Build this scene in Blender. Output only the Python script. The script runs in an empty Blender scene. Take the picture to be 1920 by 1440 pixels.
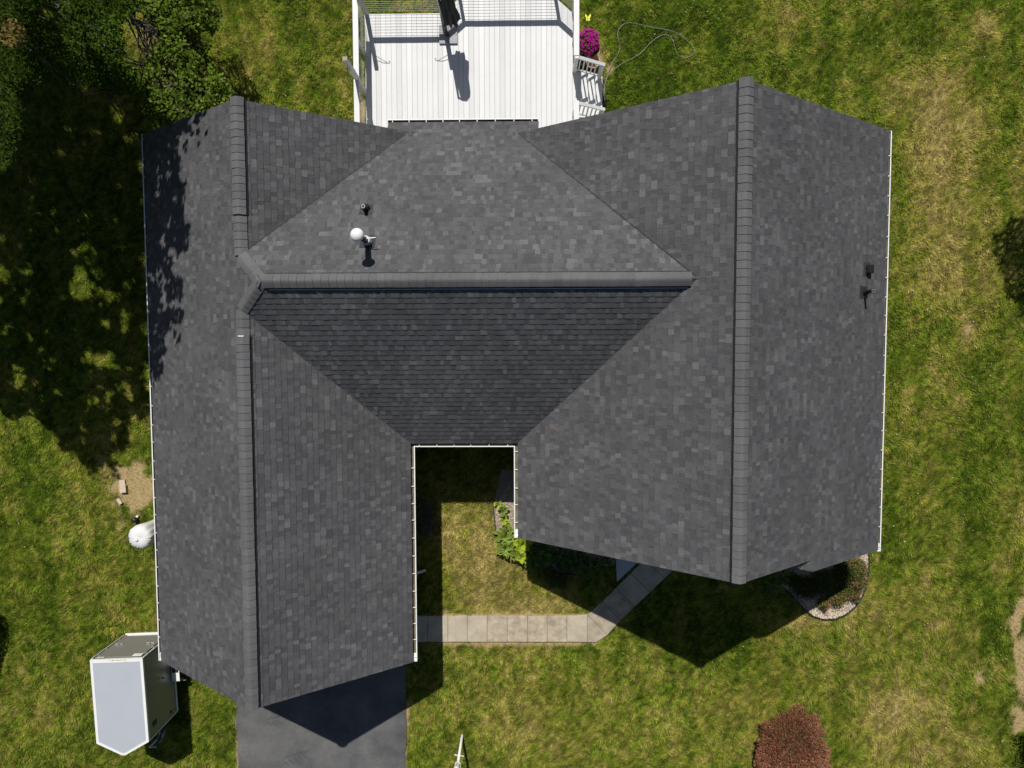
import bpy, math, random
import numpy as np
from mathutils import Vector, Matrix, Euler

random.seed(11)
rng = np.random.default_rng(11)
scene = bpy.context.scene
COL = scene.collection

# ------------------------------------------------------------------ camera, sky, sun, exposure
S = 0.868                      # metres per survey unit
H = 24.0 * S                   # height of the drone above the lawn
FPX = 1312.53                  # focal length in pixels of a 1920 x 1440 frame
CAM_ROT = (-0.05700, 0.01450, -0.00350)
cam_data = bpy.data.cameras.new('camera')
cam_data.sensor_fit = 'HORIZONTAL'
cam_data.sensor_width = 36.0
cam_data.lens = 36.0 * FPX / 1920.0
cam_data.clip_start = 0.1
cam_data.clip_end = 800.0
cam = bpy.data.objects.new('camera', cam_data)
cam.location = (0, 0, H)
cam.rotation_euler = CAM_ROT
COL.objects.link(cam)
scene.camera = cam

SUN = Vector((0.1312, -0.7589, -1.0)).normalized()      # direction in which the light travels
sun_data = bpy.data.lights.new('sun', 'SUN')
sun_data.energy = 4.8
sun_data.angle = math.radians(0.5)
sun_data.color = (1.0, 0.965, 0.90)
sun = bpy.data.objects.new('sun', sun_data)
sun.rotation_euler = SUN.to_track_quat('-Z', 'Y').to_euler()
sun.location = (0, 20, 40)
COL.objects.link(sun)

world = bpy.data.worlds.new('World')
scene.world = world
world.use_nodes = True
wn = world.node_tree
wn.nodes.clear()
sky = wn.nodes.new('ShaderNodeTexSky')
sky.sky_type = 'NISHITA'
sky.sun_disc = False
sky.sun_elevation = math.asin(-SUN.z)
sky.sun_rotation = math.atan2(-SUN.x, -SUN.y)
bg = wn.nodes.new('ShaderNodeBackground')
bg.inputs['Strength'].default_value = 0.05
wo = wn.nodes.new('ShaderNodeOutputWorld')
wn.links.new(sky.outputs[0], bg.inputs['Color'])
wn.links.new(bg.outputs[0], wo.inputs['Surface'])

scene.view_settings.view_transform = 'Standard'
scene.view_settings.look = 'None'
scene.view_settings.exposure = 0.0
scene.view_settings.gamma = 1.0
scene.view_settings.use_curve_mapping = False
scene.render.engine = 'CYCLES'
scene.cycles.max_bounces = 6
scene.cycles.diffuse_bounces = 3
scene.cycles.transmission_bounces = 4
scene.cycles.transparent_max_bounces = 8

# ------------------------------------------------------------------ survey helpers
RM = np.array(Euler(CAM_ROT, 'XYZ').to_matrix())

def ray(px, py):
    return RM @ np.array([(px - 960) / FPX, -(py - 720) / FPX, -1.0])

def at(px, py, z=0.0):
    """the point of the place at height z that the survey photograph shows at (px, py)"""
    d = ray(px, py)
    t = (z - H) / d[2]
    return Vector((d[0] * t, d[1] * t, z))

def at_xy(px, py, z=0.0):
    p = at(px, py, z)
    return (p.x, p.y)

def to_px(P):
    """world points (n,3) -> survey pixels (n,2)"""
    P = np.asarray(P, float)
    q = (P - np.array([0, 0, H])) @ RM
    return np.stack([960 + FPX * q[:, 0] / -q[:, 2], 720 - FPX * q[:, 1] / -q[:, 2]], 1)

def on_plane(px, py, f):
    """f(x, y) gives the height of a roof plane; walk the sight line to it"""
    d = ray(px, py)
    a, b, c = f
    # z = a x + b y + c ; H + t dz = t(a dx + b dy) + c
    t = (c - H) / (d[2] - a * d[0] - b * d[1])
    return Vector((d[0] * t, d[1] * t, H + d[2] * t))

def in_poly(P, poly):
    x, y = P[:, 0], P[:, 1]
    inside = np.zeros(len(P), bool)
    n = len(poly)
    for i in range(n):
        x1, y1 = poly[i]
        x2, y2 = poly[(i + 1) % n]
        c = ((y1 > y) != (y2 > y))
        with np.errstate(divide='ignore', invalid='ignore'):
            xi = (x2 - x1) * (y - y1) / (y2 - y1 + 1e-12) + x1
        inside ^= c & (x < xi)
    return inside

_lat = np.random.default_rng(5).random((256, 256))

def vnoise(x, y, ox=0):
    x = np.asarray(x, float) + 1000.3 + ox * 17.7
    y = np.asarray(y, float) + 1000.7 + ox * 31.1
    xi = np.floor(x).astype(int); yi = np.floor(y).astype(int)
    fx = x - xi; fy = y - yi
    fx = fx * fx * (3 - 2 * fx); fy = fy * fy * (3 - 2 * fy)
    a = _lat[xi % 256, yi % 256]; b = _lat[(xi + 1) % 256, yi % 256]
    c = _lat[xi % 256, (yi + 1) % 256]; d = _lat[(xi + 1) % 256, (yi + 1) % 256]
    return (a * (1 - fx) + b * fx) * (1 - fy) + (c * (1 - fx) + d * fx) * fy

def fbm(x, y, ox=0, octv=4):
    s = 0; a = 0.5; t = 0; f = 1.0
    for i in range(octv):
        s = s + a * vnoise(x * f, y * f, ox + i * 3); t += a
        a *= 0.5; f *= 2.03
    return s / t

def sstep(e0, e1, x):
    t = np.clip((x - e0) / (e1 - e0), 0, 1)
    return t * t * (3 - 2 * t)

# ------------------------------------------------------------------ materials
def new_mat(name):
    m = bpy.data.materials.new(name)
    m.use_nodes = True
    nt = m.node_tree
    return m, nt, nt.nodes['Principled BSDF']

def mat(name, col, rough=0.6, var=0.12, scale=6.0, bump=0.0, bscale=None, metal=0.0, spec=0.5, col2=None, detail=6):
    m, nt, b = new_mat(name)
    b.inputs['Roughness'].default_value = rough
    b.inputs['Metallic'].default_value = metal
    b.inputs['Specular IOR Level'].default_value = spec
    tc = nt.nodes.new('ShaderNodeTexCoord')
    nz = nt.nodes.new('ShaderNodeTexNoise')
    nz.inputs['Scale'].default_value = scale
    nz.inputs['Detail'].default_value = detail
    nz.inputs['Roughness'].default_value = 0.65
    nt.links.new(tc.outputs['Object'], nz.inputs['Vector'])
    rp = nt.nodes.new('ShaderNodeValToRGB')
    c2 = col2 if col2 else tuple(c * (1 + var) for c in col)
    c1 = col if col2 else tuple(c * (1 - var) for c in col)
    rp.color_ramp.elements[0].position = 0.32
    rp.color_ramp.elements[1].position = 0.68
    rp.color_ramp.elements[0].color = (*c1, 1)
    rp.color_ramp.elements[1].color = (*c2, 1)
    nt.links.new(nz.outputs['Fac'], rp.inputs['Fac'])
    nt.links.new(rp.outputs['Color'], b.inputs['Base Color'])
    if bump:
        n2 = nt.nodes.new('ShaderNodeTexNoise')
        n2.inputs['Scale'].default_value = bscale or scale * 8
        n2.inputs['Detail'].default_value = 4
        nt.links.new(tc.outputs['Object'], n2.inputs['Vector'])
        bp = nt.nodes.new('ShaderNodeBump')
        bp.inputs['Strength'].default_value = bump
        bp.inputs['Distance'].default_value = 0.01
        nt.links.new(n2.outputs['Fac'], bp.inputs['Height'])
        nt.links.new(bp.outputs['Normal'], b.inputs['Normal'])
    return m

def tone_mat(name, stops, rough=0.95, attr='tone', grain=0.25, gscale=90.0, spec=0.2, big=0.12, bigscale=0.7):
    """colour from a per-piece tone, with granule speckle and slow weathering"""
    m, nt, b = new_mat(name)
    b.inputs['Roughness'].default_value = rough
    b.inputs['Specular IOR Level'].default_value = spec
    at_ = nt.nodes.new('ShaderNodeAttribute'); at_.attribute_name = attr
    rp = nt.nodes.new('ShaderNodeValToRGB')
    els = rp.color_ramp.elements
    els[0].position = stops[0][0]; els[0].color = (*stops[0][1], 1)
    els[1].position = stops[-1][0]; els[1].color = (*stops[-1][1], 1)
    for p, c in stops[1:-1]:
        e = els.new(p); e.color = (*c, 1)
    nt.links.new(at_.outputs['Fac'], rp.inputs['Fac'])
    geo = nt.nodes.new('ShaderNodeNewGeometry')
    n1 = nt.nodes.new('ShaderNodeTexNoise'); n1.inputs['Scale'].default_value = gscale; n1.inputs['Detail'].default_value = 3
    n2 = nt.nodes.new('ShaderNodeTexNoise'); n2.inputs['Scale'].default_value = bigscale; n2.inputs['Detail'].default_value = 5
    nt.links.new(geo.outputs['Position'], n1.inputs['Vector'])
    nt.links.new(geo.outputs['Position'], n2.inputs['Vector'])
    def mr(src, lo, hi):
        r = nt.nodes.new('ShaderNodeMapRange')
        r.inputs['From Min'].default_value = 0.3; r.inputs['From Max'].default_value = 0.7
        r.inputs['To Min'].default_value = lo; r.inputs['To Max'].default_value = hi
        nt.links.new(src, r.inputs['Value']); return r.outputs['Result']
    mul = nt.nodes.new('ShaderNodeMath'); mul.operation = 'MULTIPLY'
    nt.links.new(mr(n1.outputs['Fac'], 1 - grain, 1 + grain), mul.inputs[0])
    nt.links.new(mr(n2.outputs['Fac'], 1 - big, 1 + big), mul.inputs[1])
    sc = nt.nodes.new('ShaderNodeVectorMath'); sc.operation = 'SCALE'
    nt.links.new(rp.outputs['Color'], sc.inputs[0]); nt.links.new(mul.outputs[0], sc.inputs['Scale'])
    nt.links.new(sc.outputs[0], b.inputs['Base Color'])
    return m

def leaf_mat(name, attr='tint', rough=0.65, trans=0.3, spec=0.05):
    """leaf colour held per leaf, with light passing through the blade"""
    m, nt, b = new_mat(name)
    b.inputs['Roughness'].default_value = rough
    b.inputs['Specular IOR Level'].default_value = spec
    a = nt.nodes.new('ShaderNodeAttribute'); a.attribute_name = attr
    nt.links.new(a.outputs['Color'], b.inputs['Base Color'])
    if trans > 0:
        tr = nt.nodes.new('ShaderNodeBsdfTranslucent')
        nt.links.new(a.outputs['Color'], tr.inputs['Color'])
        mx = nt.nodes.new('ShaderNodeMixShader'); mx.inputs[0].default_value = trans
        out = nt.nodes['Material Output']
        nt.links.new(b.outputs[0], mx.inputs[1]); nt.links.new(tr.outputs[0], mx.inputs[2])
        nt.links.new(mx.outputs[0], out.inputs['Surface'])
    return m

M = {}
M['shingle'] = tone_mat('asphalt_shingle', [(0.0, (0.061, 0.0615, 0.0655)), (0.45, (0.084, 0.0845, 0.0885)), (1.0, (0.124, 0.1245, 0.1295))], grain=0.38, gscale=75, big=0.10)
M['cap'] = tone_mat('cap_shingle', [(0.0, (0.095, 0.0955, 0.099)), (1.0, (0.122, 0.1225, 0.126))], grain=0.28, gscale=70, big=0.08)
M['underlay'] = mat('roof_underlay', (0.03, 0.03, 0.033), 0.9)
M['black_plastic'] = mat('black_plastic', (0.012, 0.012, 0.013), 0.5, 0.2)
M['white_metal'] = mat('white_painted_metal', (0.74, 0.74, 0.73), 0.35, 0.04, 3)
M['gutter_dirt_shade'] = mat('gutter_silt_shade', (0.10, 0.085, 0.04), 0.95, 0.4, 5, col2=(0.20, 0.18, 0.11))  # tan silt, darkened to stand in for the shade inside the gutter
M['white_trim'] = mat('white_trim', (0.78, 0.78, 0.77), 0.5, 0.03)
M['siding'] = mat('grey_siding', (0.44, 0.44, 0.43), 0.6, 0.04, 2, bump=0.1)
M['glass'] = mat('window_glass', (0.03, 0.04, 0.05), 0.05, 0.05, spec=1.0)
M['deck'] = mat('white_deck_paint', (0.575, 0.580, 0.588), 0.5, 0.04, 1.3, bump=0.15, bscale=30)
M['deck_b'] = mat('white_deck_paint_worn', (0.545, 0.550, 0.555), 0.55, 0.06, 1.1, bump=0.15, bscale=30)
M['deck_c'] = mat('white_deck_paint_fresh', (0.590, 0.595, 0.602), 0.45, 0.03, 1.6, bump=0.15, bscale=30)
M['deck_frame'] = mat('deck_joist_wood', (0.20, 0.15, 0.10), 0.9, 0.2)
M['rail'] = mat('white_rail_paint', (0.60, 0.605, 0.61), 0.45, 0.05, 4)
M['lumber'] = mat('weathered_post_paint', (0.50, 0.50, 0.49), 0.6, 0.08, 5)
M['wood_end'] = mat('raw_wood_end', (0.42, 0.30, 0.18), 0.9, 0.25, 30)
M['steel'] = mat('galvanised_steel', (0.45, 0.46, 0.48), 0.35, 0.15, 12, metal=0.7)
M['cable'] = mat('rail_cable', (0.30, 0.30, 0.29), 0.6, 0.1, 5)
M['dark_steel'] = mat('dark_steel', (0.05, 0.05, 0.055), 0.45, 0.2, 12, metal=0.4)
M['granite'] = mat('granite_slab', (0.33, 0.33, 0.34), 0.7, 0.35, 60, detail=3)
M['black_cloth'] = mat('black_canvas', (0.014, 0.015, 0.019), 0.9, 0.3, 6, bump=0.4, bscale=25)
M['concrete'] = mat('concrete_walk', (0.26, 0.215, 0.155), 0.92, 0.1, 4.2, bump=0.6, bscale=60, col2=(0.50, 0.425, 0.32), detail=9)
M['concrete_b'] = mat('concrete_walk_stained', (0.255, 0.215, 0.16), 0.92, 0.1, 3.1, bump=0.6, bscale=60, col2=(0.44, 0.375, 0.285), detail=9)
M['concrete_c'] = mat('concrete_walk_pale', (0.32, 0.275, 0.205), 0.92, 0.1, 2.2, bump=0.6, bscale=60, col2=(0.50, 0.435, 0.335), detail=9)
M['porch'] = mat('smooth_porch_concrete', (0.42, 0.43, 0.45), 0.8, 0.08, 2)
M['terracotta'] = mat('terracotta', (0.42, 0.22, 0.12), 0.85, 0.15, 8)
M['soil'] = mat('potting_soil', (0.03, 0.022, 0.016), 0.95, 0.4, 40)
M['tarp'] = mat('pale_grey_cover', (0.66, 0.66, 0.66), 0.6, 0.06, 5, bump=0.25, bscale=14)
M['paver'] = mat('pale_paver', (0.52, 0.43, 0.33), 0.9, 0.14, 14, bump=0.4)
M['bark'] = mat('grey_bark', (0.085, 0.075, 0.065), 0.95, 0.3, 10, bump=0.6, bscale=30)
M['red_bark'] = mat('shrub_stem', (0.20, 0.14, 0.08), 0.9, 0.3, 20)
M['leaf'] = leaf_mat('tree_leaf')
M['blade'] = leaf_mat('grass_blade', rough=0.8, trans=0.22, spec=0.04)
M['broad_leaf'] = leaf_mat('broad_leaf', rough=0.5, trans=0.25, spec=0.15)
M['petal'] = leaf_mat('petal', rough=0.6, trans=0.2)
M['stone'] = tone_mat('pea_gravel', [(0, (0.20, 0.155, 0.11)), (0.5, (0.48, 0.39, 0.29)), (1, (0.74, 0.66, 0.54))], grain=0.1, rough=0.85)
M['bed'] = mat('bed_fines', (0.22, 0.185, 0.14), 0.95, 0.3, 25, bump=0.5)
M['edging'] = mat('black_edging', (0.02, 0.02, 0.022), 0.6, 0.2)
M['trailer_roof'] = mat('white_aluminium_roof', (0.52, 0.55, 0.60), 0.28, 0.035, 1.4, metal=0.25)
M['trailer_side'] = mat('pewter_aluminium_skin', (0.26, 0.255, 0.235), 0.38, 0.04, 2, metal=0.3)
M['trailer_trim'] = mat('bright_trim', (0.72, 0.72, 0.70), 0.4, 0.05, 3)
M['rust'] = mat('rust_stain', (0.42, 0.30, 0.15), 0.8, 0.3, 12)
M['tyre'] = mat('tyre_rubber', (0.02, 0.02, 0.02), 0.85, 0.2)
M['red_lens'] = mat('red_lens', (0.5, 0.03, 0.02), 0.3, 0.05)
M['hose'] = mat('grey_hose', (0.20, 0.20, 0.205), 0.4, 0.25, 3)
M['yellow'] = mat('yellow_ornament', (0.75, 0.72, 0.08), 0.5, 0.1)

def asphalt_material():
    m, nt, b = new_mat('driveway_asphalt')
    b.inputs['Roughness'].default_value = 0.85
    b.inputs['Specular IOR Level'].default_value = 0.25
    tc = nt.nodes.new('ShaderNodeTexCoord')
    def noise(scale, det, rough=0.6):
        n = nt.nodes.new('ShaderNodeTexNoise'); n.inputs['Scale'].default_value = scale
        n.inputs['Detail'].default_value = det; n.inputs['Roughness'].default_value = rough
        nt.links.new(tc.outputs['Object'], n.inputs['Vector']); return n
    n1 = noise(0.7, 8, 0.68); n2 = noise(120, 2); n3 = noise(9, 5, 0.75)
    r1 = nt.nodes.new('ShaderNodeValToRGB')
    r1.color_ramp.elements[0].position = 0.35; r1.color_ramp.elements[0].color = (0.068, 0.068, 0.071, 1)
    r1.color_ramp.elements[1].position = 0.70; r1.color_ramp.elements[1].color = (0.150, 0.148, 0.146, 1)
    nt.links.new(n1.outputs['Fac'], r1.inputs['Fac'])
    r2 = nt.nodes.new('ShaderNodeMapRange'); r2.inputs['From Min'].default_value = 0.3; r2.inputs['From Max'].default_value = 0.7
    r2.inputs['To Min'].default_value = 0.72; r2.inputs['To Max'].default_value = 1.28
    nt.links.new(n2.outputs['Fac'], r2.inputs['Value'])
    sc = nt.nodes.new('ShaderNodeVectorMath'); sc.operation = 'SCALE'
    nt.links.new(r1.outputs['Color'], sc.inputs[0]); nt.links.new(r2.outputs['Result'], sc.inputs['Scale'])
    r3 = nt.nodes.new('ShaderNodeValToRGB')      # pale grit specks
    r3.color_ramp.elements[0].position = 0.70; r3.color_ramp.elements[0].color = (0, 0, 0, 1)
    r3.color_ramp.elements[1].position = 0.80; r3.color_ramp.elements[1].color = (1, 1, 1, 1)
    nt.links.new(n3.outputs['Fac'], r3.inputs['Fac'])
    mx = nt.nodes.new('ShaderNodeMix'); mx.data_type = 'RGBA'
    nt.links.new(r3.outputs['Color'], mx.inputs['Factor'])
    nt.links.new(sc.outputs[0], mx.inputs[6]); mx.inputs[7].default_value = (0.20, 0.195, 0.19, 1)
    nt.links.new(mx.outputs[2], b.inputs['Base Color'])
    bp = nt.nodes.new('ShaderNodeBump'); bp.inputs['Strength'].default_value = 0.4; bp.inputs['Distance'].default_value = 0.006
    nt.links.new(n2.outputs['Fac'], bp.inputs['Height']); nt.links.new(bp.outputs['Normal'], b.inputs['Normal'])
    return m
M['asphalt'] = asphalt_material()

def lawn_material():
    m, nt, b = new_mat('lawn_ground')
    b.inputs['Roughness'].default_value = 0.95
    b.inputs['Specular IOR Level'].default_value = 0.1
    a = nt.nodes.new('ShaderNodeAttribute'); a.attribute_name = 'tint'
    geo = nt.nodes.new('ShaderNodeNewGeometry')
    n = nt.nodes.new('ShaderNodeTexNoise'); n.inputs['Scale'].default_value = 22; n.inputs['Detail'].default_value = 5; n.inputs['Roughness'].default_value = 0.7
    nt.links.new(geo.outputs['Position'], n.inputs['Vector'])
    r = nt.nodes.new('ShaderNodeMapRange'); r.inputs['From Min'].default_value = 0.3; r.inputs['From Max'].default_value = 0.7
    r.inputs['To Min'].default_value = 0.55; r.inputs['To Max'].default_value = 1.25
    nt.links.new(n.outputs['Fac'], r.inputs['Value'])
    sc = nt.nodes.new('ShaderNodeVectorMath'); sc.operation = 'SCALE'
    nt.links.new(a.outputs['Color'], sc.inputs[0]); nt.links.new(r.outputs['Result'], sc.inputs['Scale'])
    nt.links.new(sc.outputs[0], b.inputs['Base Color'])
    bp = nt.nodes.new('ShaderNodeBump'); bp.inputs['Strength'].default_value = 0.6; bp.inputs['Distance'].default_value = 0.03
    nt.links.new(n.outputs['Fac'], bp.inputs['Height']); nt.links.new(bp.outputs['Normal'], b.inputs['Normal'])
    return m
M['lawn'] = lawn_material()

# ------------------------------------------------------------------ object helpers
ORIGIN = {}

def thing(name, label, cat, loc, group=None):
    o = bpy.data.objects.new(name, None)
    o.empty_display_size = 0.2
    o.location = loc
    COL.objects.link(o)
    o['label'] = label; o['category'] = cat
    if group: o['group'] = group
    ORIGIN[o.name] = Vector(loc)
    return o

def tag(o, label=None, cat=None, group=None, kind=None):
    if label: o['label'] = label
    if cat: o['category'] = cat
    if group: o['group'] = group
    if kind: o['kind'] = kind
    return o

def link_child(o, parent):
    COL.objects.link(o)
    if parent is not None:
        o.parent = parent
        ORIGIN[o.name] = ORIGIN[parent.name]
    else:
        ORIGIN[o.name] = Vector((0, 0, 0))

def np_mesh(name, V, F, m, smooth=False, floats=None, colors=None):
    """V (n,3), F list of index tuples or (k,3)/(k,4) array"""
    me = bpy.data.meshes.new(name)
    V = np.asarray(V, np.float32)
    if isinstance(F, np.ndarray):
        k, n = F.shape
        me.vertices.add(len(V)); me.vertices.foreach_set('co', V.ravel())
        me.loops.add(k * n); me.loops.foreach_set('vertex_index', F.astype(np.int32).ravel())
        me.polygons.add(k); me.polygons.foreach_set('loop_start', np.arange(0, k * n, n, dtype=np.int32))
        me.update(calc_edges=True)
    else:
        me.from_pydata(V.tolist(), [], F)
        me.update()
    if m is not None:
        for x in (m if isinstance(m, (list, tuple)) else [m]): me.materials.append(x)
    if floats is not None:
        for k, arr in floats.items():
            a = me.attributes.new(k, 'FLOAT', 'POINT'); a.data.foreach_set('value', np.asarray(arr, np.float32))
    if colors is not None:
        for k, arr in colors.items():
            a = me.attributes.new(k, 'FLOAT_COLOR', 'POINT')
            c = np.ones((len(V), 4), np.float32); c[:, :3] = arr
            a.data.foreach_set('color', c.ravel())
    if smooth:
        me.polygons.foreach_set('use_smooth', np.ones(len(me.polygons), bool))
    return me

class MB:
    def __init__(self): self.v = []; self.f = []; self.mi = []; self.t = []
    def add(self, V, F, mi=0, tone=0.5):
        n = len(self.v)
        self.v.extend([tuple(p) for p in V]); self.t.extend([tone] * len(V))
        self.f.extend([tuple(i + n for i in q) for q in F]); self.mi.extend([mi] * len(F))
        return self
    def box(self, c, s, rz=0.0, mi=0, rot=None):
        x, y, z = (k / 2 for k in s)
        P = [Vector(q) for q in ((-x, -y, -z), (x, -y, -z), (x, y, -z), (-x, y, -z), (-x, -y, z), (x, -y, z), (x, y, z), (-x, y, z))]
        R = rot if rot is not None else Matrix.Rotation(rz, 3, 'Z')
        c = Vector(c)
        return self.add([R @ p + c for p in P], [(0, 3, 2, 1), (4, 5, 6, 7), (0, 1, 5, 4), (1, 2, 6, 5), (2, 3, 7, 6), (3, 0, 4, 7)], mi)
    def bar(self, p, q, w, h, mi=0):
        p = Vector(p); q = Vector(q); d = q - p; L = d.length; d = d.normalized()
        up = Vector((0, 0, 1)) if abs(d.z) < 0.95 else Vector((0, 1, 0))
        s = d.cross(up).normalized(); u = s.cross(d).normalized()
        R = Matrix((d, s, u)).transposed()
        return self.box((p + q) / 2, (L, w, h), rot=R, mi=mi)
    def tube(self, pts, r, n=8, mi=0, cap=True):
        pts = [Vector(p) for p in pts]
        rs = r if isinstance(r, (list, tuple)) else [r] * len(pts)
        V = []; F = []
        ref = None
        for i, p in enumerate(pts):
            d = (pts[min(i + 1, len(pts) - 1)] - pts[max(i - 1, 0)]).normalized()
            if ref is None:
                ref = Vector((0, 0, 1)) if abs(d.z) < 0.9 else Vector((1, 0, 0))
            a = d.cross(ref).normalized(); b = a.cross(d).normalized(); ref = b
            for k in range(n):
                t = 2 * math.pi * k / n
                V.append(p + (a * math.cos(t) + b * math.sin(t)) * rs[i])
        for i in range(len(pts) - 1):
            for k in range(n):
                F.append((i * n + k, i * n + (k + 1) % n, (i + 1) * n + (k + 1) % n, (i + 1) * n + k))
        if cap:
            F.append(tuple(range(n))[::-1]); F.append(tuple(range((len(pts) - 1) * n, len(pts) * n)))
        return self.add(V, F, mi)
    def prism(self, poly, z0, z1, mi=0):
        n = len(poly)
        V = [(x, y, z0) for x, y in poly] + [(x, y, z1) for x, y in poly]
        F = [tuple(range(n))[::-1], tuple(range(n, 2 * n))] + [(i, (i + 1) % n, n + (i + 1) % n, n + i) for i in range(n)]
        return self.add(V, F, mi)
    def slab(self, P, dz, mi=0):
        """3-D polygon thickened straight down by dz"""
        n = len(P)
        V = [tuple(p) for p in P] + [(p[0], p[1], p[2] - dz) for p in P]
        F = [tuple(range(n)), tuple(range(n, 2 * n))[::-1]] + [(i, n + i, n + (i + 1) % n, (i + 1) % n) for i in range(n)]
        return self.add(V, F, mi)
    def lathe(self, prof, c, n=16, mi=0, lobes=0, amp=0.0, ph=0.0):
        c = Vector(c); V = []; F = []
        for r, z in prof:
            for k in range(n):
                t = 2 * math.pi * k / n
                rr = r * (1 + amp * math.cos(lobes * t + ph)) if lobes else r
                V.append(c + Vector((rr * math.cos(t), rr * math.sin(t), z)))
        for i in range(len(prof) - 1):
            for k in range(n):
                F.append((i * n + k, i * n + (k + 1) % n, (i + 1) * n + (k + 1) % n, (i + 1) * n + k))
        F.append(tuple(range(n))[::-1]); F.append(tuple(range((len(prof) - 1) * n, len(prof) * n)))
        return self.add(V, F, mi)
    def build(self, name, m, parent=None, smooth=False, bevel=0.0, tone=False):
        off = ORIGIN[parent.name] if parent is not None else Vector((0, 0, 0))
        V = np.array(self.v, np.float32) - np.array(off, np.float32)
        me = np_mesh(name, V, self.f, m, smooth, {'tone': self.t} if tone else None)
        if isinstance(m, (list, tuple)):
            me.polygons.foreach_set('material_index', np.array(self.mi, np.int32))
        o = bpy.data.objects.new(name, me)
        link_child(o, parent)
        if bevel:
            md = o.modifiers.new('bevel', 'BEVEL'); md.width = bevel; md.segments = 2; md.limit_method = 'ANGLE'
        return o

def inst(name, me, parent, mtx):
    """another object sharing a mesh, at a world matrix"""
    o = bpy.data.objects.new(name, me)
    link_child(o, parent)
    m = mtx.copy()
    m.translation = m.translation - ORIGIN[parent.name] if parent is not None else m.translation
    o.matrix_local = m
    return o

# ------------------------------------------------------------------ lawn: colour field
DRY = [(1080, 1330, 330, 110, .14), (880, 1060, 90, 130, .10), (80, 1150, 200, 250, -.07), (530, 80, 130, 140, -.04), (1770, 330, 80, 160, .42), (1735, 240, 60, 90, .28), (1815, 622, 20, 30, .75), (1840, 47, 20, 28, .85), (1760, 530, 80, 50, .30),
       (1472, 20, 40, 40, .30), (395, 45, 22, 22, .45), (497, 80, 18, 60, .40), (1020, 1138, 60, 22, .65), (885, 1050, 75, 110, .42),
       (960, 1100, 100, 70, .35), (1670, 1385, 70, 80, .38), (1690, 1320, 60, 40, .28), (1735, 1402, 30, 14, .5), (1760, 160, 70, 90, .2),
       (1500, 1166, 40, 12, .5), (1640, 1150, 40, 40, .15), (1300, 100, 25, 70, .25), (262, 65, 40, 30, .35), (1860, 1060, 40, 40, .3),
       (1727, 1318, 14, 10, .6), (1755, 1172, 14, 8, .5), (1870, 1260, 30, 30, .35), (1130, 105, 12, 12, .6), (1140, 135, 16, 10, .5),
       (640, 160, 12, 60, .3), (1225, 1230, 250, 30, -.05), (1850, 1380, 60, 60, .2), (145, 980, 40, 60, .1), (1100, 1330, 260, 90, .06)]
LUSH = [(1250, 90, 160, 110, .30), (1840, 900, 80, 200, .22), (1870, 1160, 50, 120, .30), (1700, 60, 150, 60, .15), (1300, 30, 120, 60, .2),
        (1180, 190, 80, 40, .25), (60, 960, 60, 120, .25), (560, 30, 100, 100, .1), (1690, 700, 40, 200, .15), (1250, 1290, 60, 40, .1), (1660, 1270, 60, 40, .1)]
DIRT = [(258, 912, 50, 58, .95), (240, 962, 34, 36, .5), (1916, 1140, 14, 22, 1.0), (1906, 1170, 14, 26, 1.0), (1916, 1220, 16, 40, 1.0), (1922, 1280, 18, 50, .95), (1912, 1345, 20, 34, .95), (1838, 1270, 14, 26, .6),
        (1858, 1140, 8, 6, .4), (1840, 47, 14, 22, .6), (1815, 625, 12, 22, .6), (1115, 112, 20, 30, .8), (1142, 130, 12, 16, .6), (1118, 95, 16, 16, .4),
        (676, 195, 12, 60, .75), (1735, 1402, 22, 10, .5), (1645, 1048, 6, 10, .8), (392, 48, 12, 10, .6)]
DIRT_LINES = [((441, 1312), (447, 1445), 6), ((762, 1320), (759, 1445), 5), ((830, 1153), (1100, 1153), 5), ((825, 1207), (1115, 1208), 6), ((1110, 1208), (1155, 1170), 5)]

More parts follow.
